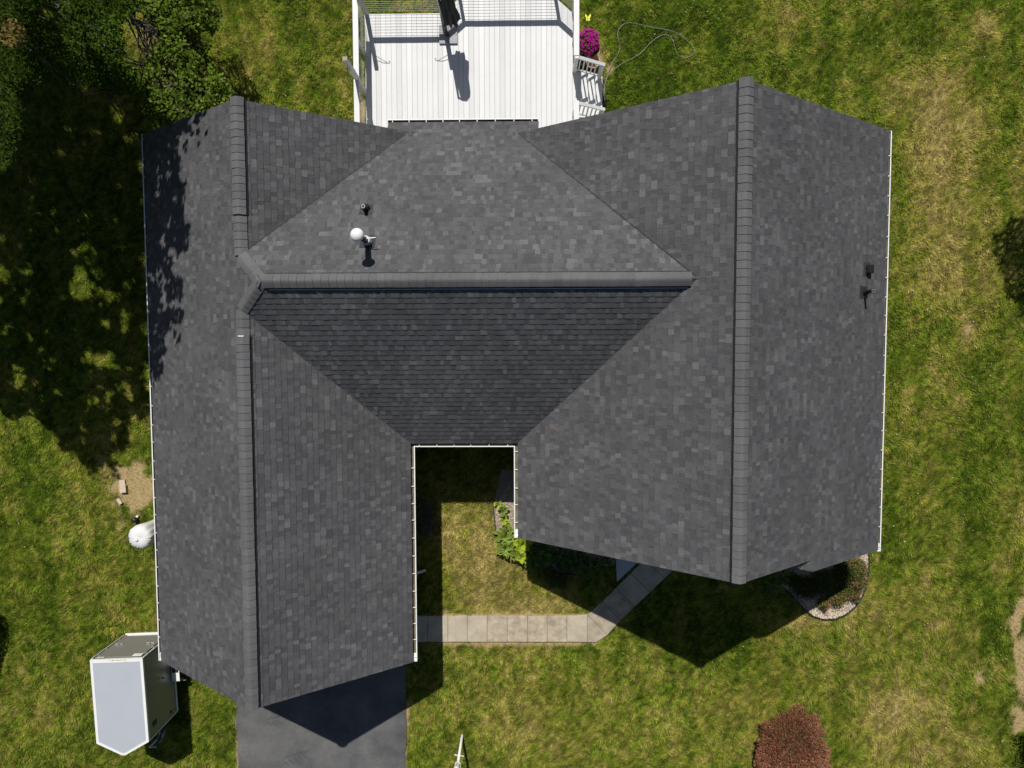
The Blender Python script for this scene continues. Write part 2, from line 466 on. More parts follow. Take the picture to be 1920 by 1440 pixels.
def lawn_field(x, y):
    """tint colour, share of bare soil for ground points"""
    P = to_px(np.stack([x, y, np.zeros_like(x)], 1))
    px, py = P[:, 0], P[:, 1]
    big = fbm(x * 0.33, y * 0.33, 1, 5)
    med = fbm(x * 1.9, y * 0.75, 7, 5)
    fin = fbm(x * 5.0, y * 5.0, 13, 4)
    vfn = fbm(x * 13.0, y * 13.0, 19, 3)
    dry = 0.37 + 0.6 * (big - 0.5) + 0.65 * (med - 0.5) + 0.75 * (fin - 0.5) + 0.8 * (vfn - 0.5) + 0.06 * np.sin(x * 8.4 + 2.0 * (big - .5))
    for cx, cy, rx, ry, a in DRY:
        dry = dry + a * np.exp(-(((px - cx) / rx) ** 2 + ((py - cy) / ry) ** 2))
    for cx, cy, rx, ry, a in LUSH:
        dry = dry - a * np.exp(-(((px - cx) / rx) ** 2 + ((py - cy) / ry) ** 2))
    dry = np.clip(dry, 0, 1.15)
    dirt = np.zeros_like(x)
    for cx, cy, rx, ry, a in DIRT:
        dirt = np.maximum(dirt, a * np.exp(-((((px - cx) / rx) ** 2 + ((py - cy) / ry) ** 2) ** 1.5)))
    for (x1, y1), (x2, y2), w in DIRT_LINES:
        L2 = (x2 - x1) ** 2 + (y2 - y1) ** 2
        t = np.clip(((px - x1) * (x2 - x1) + (py - y1) * (y2 - y1)) / L2, 0, 1)
        d = np.hypot(px - x1 - t * (x2 - x1), py - y1 - t * (y2 - y1))
        dirt = np.maximum(dirt, 0.95 * np.exp(-(d / w) ** 2))
    dirt = sstep(0.38, 0.72, dirt + 0.9 * (fin - 0.5) + 1.1 * (med - 0.5))
    deep = np.array([0.074, 0.124, 0.008]); green = np.array([0.160, 0.222, 0.016]); olive = np.array([0.290, 0.286, 0.042]); straw = np.array([0.46, 0.370, 0.115])
    soil = np.array([0.37, 0.275, 0.135])
    d = dry[:, None]
    tuft = (0.58 + 0.88 * sstep(.30, .70, fbm(x * 12.0, y * 12.0, 51, 3)))[:, None]
    c = np.where(d < 0.32, deep + (green - deep) * np.clip(d / 0.32, 0, 1), np.where(d < 0.62, green + (olive - green) * np.clip((d - 0.32) / 0.3, 0, 1), olive + (straw - olive) * np.clip((d - 0.62) / 0.45, 0, 1)))
    return c * tuft, soil, dirt, dry

def axis(lo, hi, step, far):
    return np.concatenate([-np.array(far[::-1]), np.arange(lo, hi, step), np.array(far)])
gx = axis(-18.5, 18.5, 0.11, [21, 26, 34, 50, 80, 140, 260])
gy = axis(-15.5, 15.0, 0.11, [18, 24, 34, 50, 80, 140, 260])
GX, GY = np.meshgrid(gx, gy, indexing='ij')
xf, yf = GX.ravel(), GY.ravel()
tint, soil, dirt, dry = lawn_field(xf, yf)
far = sstep(0, 2.5, np.maximum(np.abs(xf) - 18.0, np.abs(yf) - 14.8))[:, None]
tint = tint * (1 - far) + np.array([0.20, 0.23, 0.03]) * far
dirt = dirt * (1 - far[:, 0])
base_c = tint * 0.58 * (1 - dirt[:, None]) + soil * dirt[:, None]
zf = (fbm(xf * 1.7, yf * 1.7, 21, 4) - 0.5) * 0.05 * np.where((np.abs(xf) < 18) & (np.abs(yf) < 15), 1, 0) - 0.02
ni, nj = GX.shape
I = (np.arange(ni - 1)[:, None] * nj + np.arange(nj - 1)[None, :]).ravel()
F = np.stack([I, I + nj, I + nj + 1, I + 1], 1)
me = np_mesh('lawn', np.stack([xf, yf, zf], 1), F, M['lawn'], True, None, {'tint': base_c})
lawn = bpy.data.objects.new('lawn', me); COL.objects.link(lawn)
tag(lawn, 'worn green and straw coloured lawn around the house', None, None, 'structure')

# ------------------------------------------------------------------ house geometry (from the survey)
Xlo, Xl, Xli = -11.1809 * S, -7.1985 * S, -3.2278 * S
YlF, YlR = -9.6534 * S, 6.1964 * S
Xri, Xr, Xro = -0.2558 * S, 5.2488 * S, 10.7208 * S
YrF, YrR, YrX = -5.8175 * S, 6.1222 * S, -6.2324 * S
Yce, Yc = -3.0705 * S, 1.5922 * S
HE, ZL, ZR = 3.1681 * S, 6.0687 * S, 7.2672 * S
mL = (ZL - HE) / (Xli - Xl); mLo = (ZL - HE) / (Xl - Xlo)
mRi = (ZR - HE) / (Xr - Xri); mRo = (ZR - HE) / (Xro - Xr)
ZC = 6.5748 * S
mC = (ZC - HE) / (Yc - Yce)
# planes as z = a x + b y + c
P_LO = (mLo, 0, HE - mLo * Xlo)
P_LI = (-mL, 0, HE + mL * Xli)
P_RI = (mRi, 0, HE - mRi * Xri)
P_RO = (-mRo, 0, HE + mRo * Xro)
P_CF = (0, mC, HE - mC * Yce)
P_CB = (0, -mC, ZC + mC * Yc)
pz = lambda p, x, y: p[0] * x + p[1] * y + p[2]
XcL = Xlo + (ZC - HE) / mLo
XcR = Xri + (ZC - HE) / mRi
Yv1 = Yce + (ZL - HE) / mC              # front hip foot on left ridge
Yv2 = Yc + (ZC - ZL) / mC               # rear hip foot on left ridge
XvL = Xli - (pz(P_CB, 0, YlR) - HE) / mL
XvR = Xri + (pz(P_CB, 0, YrR) - HE) / mRi
pb = on_plane(870, 229, P_CB); YB = pb.y
XbL = on_plane(726, 236, P_CB).x; XbR = on_plane(1009, 234, P_CB).x
INS = 0.105                              # shingles stop short of the gutter's outer lip

REGIONS = [
    (P_LO, [(Xlo + INS, YlF), (Xl, YlF), (Xl, YlR), (Xlo + INS, YlR)], 0.0),
    (P_LO, [(Xl, Yv1), (XcL, Yc), (Xl, Yv2)], 0.0),
    (P_LI, [(Xl, YlF), (Xli - INS, YlF), (Xli - INS, Yce - INS), (Xli - INS, Yce + INS), (Xl, Yv1)], 0.0),
    (P_LI, [(Xl, Yv2), (XvL, YlR), (Xl, YlR)], 0.0),
    (P_CF, [(Xl, Yv1), (Xli - INS, Yce + INS), (Xri + INS, Yce + INS), (XcR, Yc), (XcL, Yc)], 0.0),
    (P_CB, [(Xl, Yv2), (XcL, Yc), (XcR, Yc), (XvR, YrR), (XvL, YlR)], 0.0),
    (P_CB, [(XbL, YrR), (XbR, YrR), (XbR + 0.02, YB), (XbL + 0.03, YB)], 0.0),
    (P_RI, [(Xri + INS, YrF), (Xr, YrF), (Xr, Yc), (XcR, Yc), (Xri + INS, Yce + INS)], 0.0),
    (P_RI, [(XcR, Yc), (Xr, Yc), (Xr, YrR), (XvR, YrR)], 0.0),
    (P_RO, [(Xr, YrF), (Xro - INS, YrF), (Xro - INS, YrR), (Xr, YrR)], 0.0),
]
ext = [on_plane(*q, P_RO) for q in ((1523, 1048), (1499, 1067), (1523, 1072), (1650, 1033))]
REGIONS.append((P_RO, [(ext[0].x - 0.02, YrF), (ext[1].x, ext[1].y), (ext[2].x, ext[2].y), (Xro - INS, ext[3].y + 0.04), (Xro - INS, YrF)], 0.0))

house = thing('house', 'grey shingled house with three joined gabled roofs around a small front court', 'house', (-0.3, -1.2, 0.0))
roof_mb = MB()
for pl, poly, lift in REGIONS:
    roof_mb.slab([(x, y, pz(pl, x, y) - 0.004 + lift * 0.5) for x, y in poly], 0.13)
roof = roof_mb.build('roof', M['underlay'], house)

# ---- shingles
EXPO = 0.1435
WIDTHS = [0.065, 0.088, 0.107, 0.128, 0.15, 0.19]
THICK = [0.0078, 0.0130]
NT = 8

def clip_poly(poly, cl):
    """clip 2-D polygon to convex counter-clockwise polygon cl"""
    out = poly
    n = len(cl)
    for i in range(n):
        a = cl[i]; b = cl[(i + 1) % n]
        ex, ey = b[0] - a[0], b[1] - a[1]
        inp = out; out = []
        if not inp: return []
        side = [ex * (p[1] - a[1]) - ey * (p[0] - a[0]) for p in inp]
        for k in range(len(inp)):
            p, q = inp[k], inp[(k + 1) % len(inp)]
            sp, sq = side[k], side[(k + 1) % len(inp)]
            if sp >= -1e-9: out.append(p)
            if (sp > 1e-9 and sq < -1e-9) or (sp < -1e-9 and sq > 1e-9):
                t = sp / (sp - sq); out.append((p[0] + t * (q[0] - p[0]), p[1] + t * (q[1] - p[1])))
    return out

bands = []
tabs = []           # (cam distance, plane frame, u, v, width idx, thick idx, tone idx, clipped poly or None)
rs = random.Random(3)
for ri, (pl, poly, lift) in enumerate(REGIONS):
    a, b, c = pl
    n = Vector((-a, -b, 1)).normalized()
    g = Vector((a, b, 0)).normalized()                       # uphill in plan
    v = Vector((g.x, g.y, a * g.x + b * g.y)).normalized()
    u = v.cross(n).normalized()
    # the courses run continuously over a whole plane: fixed eave origin per plane
    z0 = HE + INS * (math.hypot(a, b)) if pl is not P_CB else pz(P_CB, 0, YB)
    px_, py_ = poly[0]
    base = Vector((px_, py_, pz(pl, px_, py_)))
    base = base + v * ((z0 - base.z) / v.z)
    # common u origin: project the world origin
    base = base - u * base.dot(u)
    pts = [Vector((x, y, pz(pl, x, y))) for x, y in poly]
    P2 = [((p - base).dot(u), (p - base).dot(v)) for p in pts]
    area = sum(P2[i][0] * P2[(i + 1) % len(P2)][1] - P2[(i + 1) % len(P2)][0] * P2[i][1] for i in range(len(P2)))
    if area < 0: P2 = P2[::-1]
    umin = min(p[0] for p in P2); umax = max(p[0] for p in P2)
    vmin = min(p[1] for p in P2); vmax = max(p[1] for p in P2)
    key = {id(P_LO): 1, id(P_LI): 2, id(P_CF): 3, id(P_CB): 4, id(P_RI): 5, id(P_RO): 6}[id(pl)]
    for k in range(int(math.floor(vmin / EXPO)) - 1, int(vmax / EXPO) + 2):
        rr = random.Random(key * 1000 + k)                   # same course on both pieces of a plane
        uu = -16.0 - rr.random() * 0.5
        raised = rr.random() < 0.5
        skl = 0.0
        while uu < umax:
            wi = rr.choice((0, 1, 1, 2, 2, 3, 3, 4, 5)); w = WIDTHS[wi]
            raised = not raised if rr.random() < 0.8 else raised
            q = rr.random()
            ti = 5 + int(rr.random() * 3) if q < 0.13 else (int(rr.random() * 2) if q < 0.27 else 2 + int(rr.random() * 3))
            u0 = uu; uu += w
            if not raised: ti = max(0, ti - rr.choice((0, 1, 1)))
            sl_, skl = skl, rr.choice((-.014, 0, 0, 0, .014))
            if uu < umin: continue
            jit = (rr.random() - 0.5) * 0.004
            quad = [(u0, k * EXPO + jit), (u0 + w, k * EXPO + jit), (u0 + w + skl, (k + 1) * EXPO + 0.012), (u0 + sl_, (k + 1) * EXPO + 0.012)]
            cp = clip_poly(quad, P2)
            if len(cp) < 3: continue
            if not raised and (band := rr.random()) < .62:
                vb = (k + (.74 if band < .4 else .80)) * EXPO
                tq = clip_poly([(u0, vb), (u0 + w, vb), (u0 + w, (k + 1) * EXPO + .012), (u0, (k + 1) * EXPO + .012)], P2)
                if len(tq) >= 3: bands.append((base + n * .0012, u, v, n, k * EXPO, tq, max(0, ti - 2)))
            full = len(cp) == 4 and all(abs(cp[i][0] - quad[i][0]) + abs(cp[i][1] - quad[i][1]) < 1e-6 for i in range(4))
            ctr = base + u * (u0 + w / 2) + v * ((k + .5) * EXPO)
            dist = (ctr - Vector((0, 0, H))).length
            tabs.append((dist, base + n * lift, u, v, n, u0, k * EXPO + jit, wi, 1 if raised else 0, ti, quad if full else cp, full))

def tab_geometry(poly, v0, th):
    m = len(poly)
    V = []
    for (pu, pv) in poly:
        s = min(max((pv - v0) / EXPO, 0), 1.1)
        V.append((pu, pv, 0.0035 + th * (1 - s * 0.8)))
    V2 = [(pu, pv, -0.002) for pu, pv in poly]
    F = [tuple(range(m))] + [(i, m + i, m + (i + 1) % m, (i + 1) % m) for i in range(m)]
    return V + V2, F

order = sorted([i for i, t in enumerate(tabs) if t[11]], key=lambda i: tabs[i][0])
single = set(order[:300])
SH_MESH = {}
field = MB()
for i, (dist, base, u, v, n, u0, v0, wi, th, ti, cp, full) in enumerate(tabs):
    tone = (ti + 0.5) / NT
    if i in single:
        key = (wi, th, ti, round(cp[3][0] - cp[0][0], 3), round(cp[2][0] - cp[1][0], 3))
        if key not in SH_MESH:
            w = WIDTHS[wi]
            V, F = tab_geometry([(0, 0), (w, 0), (w + key[4], EXPO + .012), (key[3], EXPO + .012)], 0, THICK[th])
            SH_MESH[key] = np_mesh('shingle', V, F, M['shingle'], False, {'tone': [tone] * len(V)})
        R = Matrix((u, v, n)).transposed().to_4x4()
        R.translation = base + u * u0 + v * v0
        inst('shingle', SH_MESH[key], roof, R)
    else:
        poly = cp
        V, F = tab_geometry(poly, v0, THICK[th])
        field.add([base + u * p[0] + v * p[1] + n * p[2] for p in V], F, 0, tone)
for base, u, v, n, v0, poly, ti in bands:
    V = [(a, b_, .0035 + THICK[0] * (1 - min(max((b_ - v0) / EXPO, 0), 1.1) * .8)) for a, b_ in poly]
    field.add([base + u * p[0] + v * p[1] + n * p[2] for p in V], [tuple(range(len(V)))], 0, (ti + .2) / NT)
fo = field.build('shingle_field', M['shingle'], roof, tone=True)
fo['kind'] = 'stuff'

# ---- ridge vents and cap shingles
CAPX = 0.172
CAPW = 0.152

def cap_mesh(sa, sb, L=CAPX + 0.03, w=CAPW, tone=0.5):
    """bent cap: x along the ridge (butt end at x=0), slopes sa / sb on the +y / -y side"""
    ca = 1 / math.hypot(1, sa); cb = 1 / math.hypot(1, sb)
    prof = []
    for t in (-1, -0.72, -0.36, -0.14, 0, 0.14, 0.36, 0.72, 1):
        y = t * w
        s = sa if y > 0 else sb
        d = s * (math.sqrt(y * y + 0.045 ** 2) - 0.045)
        prof.append((y, -d - 0.004))
    V = []; m = len(prof)
    for x, lift in ((0, 0.016), (L, 0.001)):
        for y, z in prof: V.append((x, y, z + lift))
    for x, lift in ((0, 0.003), (L, -0.006)):
        for y, z in prof: V.append((x, y, z + lift - 0.002))
    F = []
    for k in range(m - 1):
        F.append((k, k + 1, m + k + 1, m + k)); F.append((2 * m + k + 1, 2 * m + k, 3 * m + k, 3 * m + k + 1))
        F.append((k + 1, k, 2 * m + k, 2 * m + k + 1))
    F.append((0, m, 3 * m, 2 * m)); F.append((m - 1, 2 * m + m - 1, 3 * m + m - 1, 2 * m - 1))
    me = np_mesh('ridge_cap', V, F, M['cap'], False, {'tone': [tone] * len(V)})
    return me

def cap_run(p, q, fa, fb, parent, lift, vent=True, name='ridge_vent', tail=0.0):
    """caps from p towards q; fa / fb are the planes on the left / right of the direction"""
    p = Vector(p); q = Vector(q)
    d = (q - p); L = d.length; d.normalize()
    dh = Vector((d.x, d.y, 0)).normalized(); side = Vector((-dh.y, dh.x, 0))
    sl = lambda pl, s: -(pl[0] * side.x + pl[1] * side.y) * s
    sa = sl(fa, 1); sb = sl(fb, -1)
    up = d.cross(side).normalized()
    if up.z < 0: up = -up
    if vent:
        mb = MB()
        for s, sp in ((1, sa), (-1, sb)):
            w0, w1 = 0.02, CAPW + 0.027
            pts = []
            for y, dz in ((w0, 0.003), (w1, 0.003), (w1, 0.032), (w0, 0.036)):
                pts.append((y, -sp * y + dz))
            V = [p + side * (s * y) + up * z for y, z in pts] + [q + side * (s * y) + up * z for y, z in pts]
            mb.add(V, [(0, 1, 2, 3), (4, 7, 6, 5), (0, 4, 5, 1), (1, 5, 6, 2), (2, 6, 7, 3), (3, 7, 4, 0)])
        holder = mb.build(name, M['black_plastic'], parent)
    else:
        mb = MB(); y = 0.05
        V = [p + side * y + up * (-sa * y + .006), p - side * y + up * (-sb * y + .006), q - side * y + up * (-sb * y + .006), q + side * y + up * (-sa * y + .006), p + up * .008, q + up * .008]
        mb.add(V, [(0, 4, 5, 3), (4, 1, 2, 5)])
        holder = mb.build(name, M['underlay'], parent)
    meshes = [cap_mesh(sa, sb, tone=t) for t in (0.25, 0.45, 0.6, 0.8)]
    n = max(1, int(round(L / CAPX)))
    step = L / n
    R0 = Matrix((d, side, up)).transposed().to_4x4()
    for k in range(n):
        R = R0 @ Matrix.Rotation(random.uniform(-.02, .02), 4, 'Z')
        R.translation = p + d * (k * step) + up * (lift + random.uniform(-.001, .001)) + side * random.uniform(-.003, .003)
        inst('ridge_cap', random.choice(meshes), holder, R)
    return holder

yA = on_plane(449, 402, P_LI).y       # end of the rear vent on the left ridge
yB = on_plane(455, 631, P_LI).y       # start of the front vent
VL = 0.046
cap_run((Xr, YrF + .01, ZR), (Xr, YrR + .02, ZR), P_RI, P_RO, house, VL)
cap_run((Xl, yA, ZL), (Xl, YlR + .02, ZL), P_LO, P_LI, house, VL)
cap_run((Xl, YlF + .01, ZL), (Xl, yB, ZL), P_LO, P_LI, house, VL)
xa = on_plane(497, 527, P_CB).x; xb = on_plane(1297, 523, P_CB).x
cap_run((XcR - 0.12, Yc, ZC), (xa, Yc, ZC), P_CF, P_CB, house, VL)
cap_run((xa, Yc, ZC), (XcL, Yc, ZC), P_CF, P_CB, house, .014, False, 'ridge_strip')
cap_run((Xl, Yv2, ZL), (Xl, yA, ZL), P_LO, P_LI, house, .014, False, 'ridge_strip')
cap_run((Xl, yB, ZL), (Xl, Yv1, ZL), P_LO, P_LI, house, .014, False, 'ridge_strip')
cap_run((Xl, Yv1, ZL), (XcL, Yc, ZC), P_LO, P_CF, house, .014, False, 'hip_strip')
cap_run((Xl, Yv2, ZL), (XcL, Yc, ZC), P_CB, P_LO, house, .014, False, 'hip_strip')
mb = MB(); mb.box((Xl - .01, yB + .01, ZL + .048), (0.13, 0.022, 0.006)); mb.build('vent_end_clip', M['white_metal'], house)

# cut valleys: dark strip in place of the cut edge's shadow at the rear, pale woven edge at the front
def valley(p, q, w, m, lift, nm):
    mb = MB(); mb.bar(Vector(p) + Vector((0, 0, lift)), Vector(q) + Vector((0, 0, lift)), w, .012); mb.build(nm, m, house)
valley((Xl + .05, Yv2 + .05, ZL - .03), (XvL, YlR, pz(P_LI, XvL, 0)), .024, M['underlay'], .012, 'valley_shadow_strip')
valley((XcR - .02, Yc + .06, pz(P_RI, XcR - .02, 0)), (XvR, YrR, pz(P_RI, XvR, 0)), .024, M['underlay'], .012, 'valley_shadow_strip')
valley((Xl + .1, Yv1 - .1, ZL - .073), (Xli - INS, Yce + INS, HE + mL * INS), .022, M['cap'], .010, 'valley_edge')
valley((XcR - .25, Yc - .25, ZC - .185), (Xri + INS, Yce + INS, HE + mL * INS), .018, M['cap'], .010, 'valley_edge')
flange = MB(); o_ = CAPW + .034
flange.bar((XcR - 0.16, Yc - o_, ZC - mC * o_ + .026), (xa + .04, Yc - o_, ZC - mC * o_ + .026), .016, .008); flange.build('vent_flange', M['steel'], house)

# ---- gutters with hangers
GPROF = [(0.004, -0.105), (0.004, 0.0), (0.008, 0.0), (0.008, -0.100), (0.092, -0.100), (0.118, -0.045), (0.118, 0.006), (0.098, 0.006), (0.098, 0.013), (0.125, 0.013), (0.125, -0.047), (0.096, -0.105)]
GW = 0.125

def gutter(path, z, ends=(True, True), hang=0.48, first=0.12):
    """path: plan points of the OUTER lip; the roof lies to the left of the path"""
    P = [Vector((x, y, 0)) for x, y in path]
    n = len(P)
    offs = []
    for i in range(n):
        ns = []
        for a, b in ((i - 1, i), (i, i + 1)):
            if 0 <= a and b < n:
                d = (P[b] - P[a]).normalized(); ns.append(Vector((d.y, -d.x, 0)))      # outward = right of path
        m = sum(ns, Vector((0, 0, 0)))
        if len(ns) == 2: m = m / (1 + ns[0].dot(ns[1]))
        offs.append(m)
    mb = MB(); V = []; F = []; k = len(GPROF)
    for i in range(n):
        for o, dz in GPROF: V.append(P[i] + offs[i] * (o - GW) + Vector((0, 0, z + dz)))
    for i in range(n - 1):
        for j in range(k): F.append((i * k + j, i * k + (j + 1) % k, (i + 1) * k + (j + 1) % k, (i + 1) * k + j))
    mb.add(V, F)
    for e, use in ((0, ends[0]), (n - 1, ends[1])):
        if use:
            ring = [P[e] + offs[e] * (o - GW) + Vector((0, 0, z + dz)) for o, dz in ((.004, -.105), (.096, -.105), (.125, -.047), (.125, .013), (.004, .013))]
            d = (P[1] - P[0]).normalized() * (-0.004) if e == 0 else (P[-1] - P[-2]).normalized() * 0.004
            mb.add([p for p in ring] + [p + d for p in ring], [(0, 1, 2, 3, 4), (9, 8, 7, 6, 5)] + [(j, (j + 1) % 5, 5 + (j + 1) % 5, 5 + j) for j in range(5)])
    g = mb.build('gutter', M['white_metal'], house)
    bed = MB()
    V = []; F = []
    for i in range(n):
        for o, dz in ((0.010, -0.040), (0.115, -0.040)): V.append(P[i] + offs[i] * (o - GW) + Vector((0, 0, z + dz)))
    for i in range(n - 1): F.append((2 * i, 2 * i + 1, 2 * i + 3, 2 * i + 2))
    bed.add(V, F); bed.build('gutter_silt_shade', M['gutter_dirt_shade'], g)
    hm = MB(); hm.box((0, 0.056, 0), (0.020, 0.096, 0.008)); hm.box((0, 0.005, 0.008), (0.016, 0.016, 0.008))
    hme = np_mesh('gutter_hanger', hm.v, hm.f, M['white_metal'])
    for i in range(n - 1):
        d = P[i + 1] - P[i]; L = d.length; d.normalize()
        out = Vector((d.y, -d.x, 0))
        t = first
        while t < L - 0.08:
            R = Matrix((d, -out, Vector((0, 0, 1)))).transposed().to_4x4()
            R.translation = P[i] + d * t - out * 0.012 + Vector((0, 0, z + 0.019))
            inst('gutter_hanger', hme, g, R)
            t += hang * random.uniform(0.93, 1.07)
    return g

GZ = HE + 0.012
gutter([(Xlo, YlR), (Xlo, YlF)], GZ)
gutter([(Xro, YrX), (Xro, YrR)], GZ, hang=0.50)
gutter([(Xli, YlF), (Xli, Yce), (Xri, Yce), (Xri, YrF)], GZ, hang=0.46)
gutter([(XbR, YB + 0.10), (XbL, YB + 0.10)], pz(P_CB, 0, YB) - 0.045, hang=0.45, first=0.15)

# ---- fascia, returns, soffit, walls
fas = [((Xlo + GW, YlF + .01), (Xlo + GW, YlR - .01)), ((Xro - GW, YrX + .05), (Xro - GW, YrR - .01)), ((Xli - GW, YlF + .01), (Xli - GW, Yce + GW)),
       ((Xli - GW, Yce + GW), (Xri + GW, Yce + GW)), ((Xri + GW, Yce + GW), (Xri + GW, YrF + .01))]
for a, b in fas:
    mb = MB(); mb.bar((a[0], a[1], HE - 0.07), (b[0], b[1], HE - 0.07), 0.022, 0.17); mb.build('fascia', M['white_trim'], house)
zb_ = pz(P_CB, 0, YB)
mb = MB(); mb.bar((XbL + .01, YB - .03, zb_ - .13), (XbR - .01, YB - .03, zb_ - .13), 0.022, 0.17); mb.build('fascia', M['white_trim'], house)

def rake(p, q):
    mb = MB(); d = Vector((0, 0, -0.135)); p = Vector(p) + d; q = Vector(q) + d
    mb.bar(p, q, 0.022, 0.15); mb.build('rake_board', M['white_trim'], house)
rake((Xlo + .1, YlF + .035, HE + .08), (Xl, YlF + .035, ZL)); rake((Xli - .1, YlF + .035, HE + .08), (Xl, YlF + .035, ZL))
rake((Xlo + .1, YlR - .035, HE + .08), (Xl, YlR - .035, ZL)); rake((XvL, YlR - .035, pz(P_LI, XvL, 0)), (Xl, YlR - .035, ZL))
rake((Xri + .1, YrF + .035, HE + .08), (Xr, YrF + .035, ZR)); rake((Xro - .1, YrF + .035, HE + .08), (Xr, YrF + .035, ZR))
rake((XvR, YrR - .035, pz(P_RI, XvR, 0)), (Xr, YrR - .035, ZR)); rake((Xro - .1, YrR - .035, HE + .08), (Xr, YrR - .035, ZR))
for x0, x1, y in ((Xlo + .004, Xlo + .12, YlF - .006), (Xli - .30, Xli - .003, YlF - .006), (Xri + .003, Xri + .30, YrF - .006), (Xro - .28, Xro - .003, YrX - .006)):
    mb = MB(); mb.box(((x0 + x1) / 2, y + .10, HE - .06), (x1 - x0, 0.22, 0.12)); mb.build('eave_return', M['white_trim'], house, bevel=0.006)

OH = 0.32
def gable_wall(x0, x1, y0, y1, pl_a, pl_b, xr, zr, m_):
    mb = MB()
    za = pz(pl_a, x0, 0) - .16; zb = pz(pl_b, x1, 0) - .16
    V = []
    for y in (y0, y1): V += [(x0, y, 0), (x1, y, 0), (x1, y, zb), (xr, y, zr - .16), (x0, y, za)]
    mb.add(V, [(0, 1, 2, 3, 4), (9, 8, 7, 6, 5), (0, 5, 6, 1), (1, 6, 7, 2), (4, 9, 5, 0)])
    return mb.build('wall', M['siding'], house)
gable_wall(Xlo + .42, Xli - .42, YlF + OH, YlR - OH, P_LO, P_LI, Xl, ZL, mL)
gable_wall(Xri + .42, Xro - .42, YrF + OH, YrR - OH, P_RI, P_RO, Xr, ZR, mRi)
mb = MB(); mb.box(((Xli + Xri) / 2, (Yce + .42 + YlR - .3) / 2, (HE - .1) / 2), (Xri - Xli + 1.4, YlR - Yce - .72, HE - .1)); mb.build('wall', M['siding'], house)
mb = MB(); yw = ext[2].y + .42
mb.box(((ext[2].x + Xro) / 2 - .05, (yw + YrF + .6) / 2, (HE - .2) / 2), (Xro - ext[2].x - .9, YrF + .6 - yw, HE - .2)); mb.build('bay_wall', M['siding'], house)
# soffits under the overhangs
for x0, x1, y0, y1 in ((Xlo + .12, Xlo + .44, YlF + .05, YlR - .05), (Xli - .44, Xli - .12, YlF + .05, Yce), (Xri + .12, Xri + .44, YrF + .05, Yce), (Xro - .44, Xro - .12, YrF + .05, YrR - .05), (Xli, Xri, Yce + .12, Yce + .44)):
    mb = MB(); mb.box(((x0 + x1) / 2, (y0 + y1) / 2, HE - .15), (abs(x1 - x0), abs(y1 - y0), 0.014)); mb.build('soffit', M['white_trim'], house)

def window(c, w, h, axis_):
    """axis_ 'x': wall faces +-x"""
    mb = MB(); t = 0.06
    sx = lambda a, b, d: (d, a, b) if axis_ == 'x' else (a, d, b)
    for dx, dz, ww, hh in ((0, h / 2, w + .16, .09), (0, -h / 2, w + .16, .09), (-w / 2, 0, .09, h), (w / 2, 0, .09, h), (0, 0, .05, h)):
        cc = Vector(c) + Vector((0, dx, dz) if axis_ == 'x' else (dx, 0, dz))
        mb.box(cc, sx(ww, hh, t))
    wn_ = mb.build('window', M['white_trim'], house)
    g = MB(); g.box(c, sx(w, h, .02)); g.build('pane', M['glass'], wn_)
window((Xlo + .42, 2.5, 1.6), 1.2, 1.1, 'x'); window((Xlo + .42, -1.0, 1.6), 1.2, 1.1, 'x')
window((Xro - .42, 2.8, 1.6), 1.4, 1.1, 'x'); window((Xro - .42, -1.5, 1.6), 1.4, 1.1, 'x')
window((Xr - 2.2, YrF + OH, 1.5), 1.5, 1.2, 'y'); window((Xr + 2.2, YrR - OH, 1.6), 1.4, 1.2, 'y')
gd = MB(); gx0 = at(600, 1250, 0).x
gd.box((Xl, YlF + OH - .01, 1.07), (4.3, .05, 2.14)); gdo = gd.build('garage_door', M['white_trim'], house)
for k in range(4):
    mb = MB(); mb.box((Xl, YlF + OH - .045, 0.28 + k * .53), (4.2, .03, .49)); mb.build('door_panel', M['white_trim'], gdo, bevel=.01)
mb = MB(); mb.box(((Xli + Xri) / 2 + .2, Yce + .41, 1.03), (0.95, .06, 2.06)); fd = mb.build('front_door', M['red_bark'], house)
mb = MB(); mb.tube([((Xli + Xri) / 2 + .55, Yce + .34, 1.0), ((Xli + Xri) / 2 + .55, Yce + .40, 1.0)], .03); mb.build('handle', M['steel'], fd)
mb = MB(); mb.bar((Xri + .30, Yce + .28, 0.1), (Xri + .30, Yce + .28, HE - .1), .08, .06); mb.build('downspout', M['white_metal'], house)
mb = MB(); mb.tube([(Xli - .38, YlF + 1.55, HE - .2), (Xli - .36, YlF + 1.55, .25), (Xli - .25, YlF + 1.55, .16), (Xli - .13, YlF + 1.58, .10)], .04, 6); mb.build('downspout', M['white_metal'], house)

# ---- things through the roof (they are fixed to the house)
def frame_at(pl):
    a, b, c = pl; n = Vector((-a, -b, 1)).normalized(); g = Vector((a, b, 0)).normalized()
    v = Vector((g.x, g.y, a * g.x + b * g.y)).normalized(); u = v.cross(n); return u, v, n

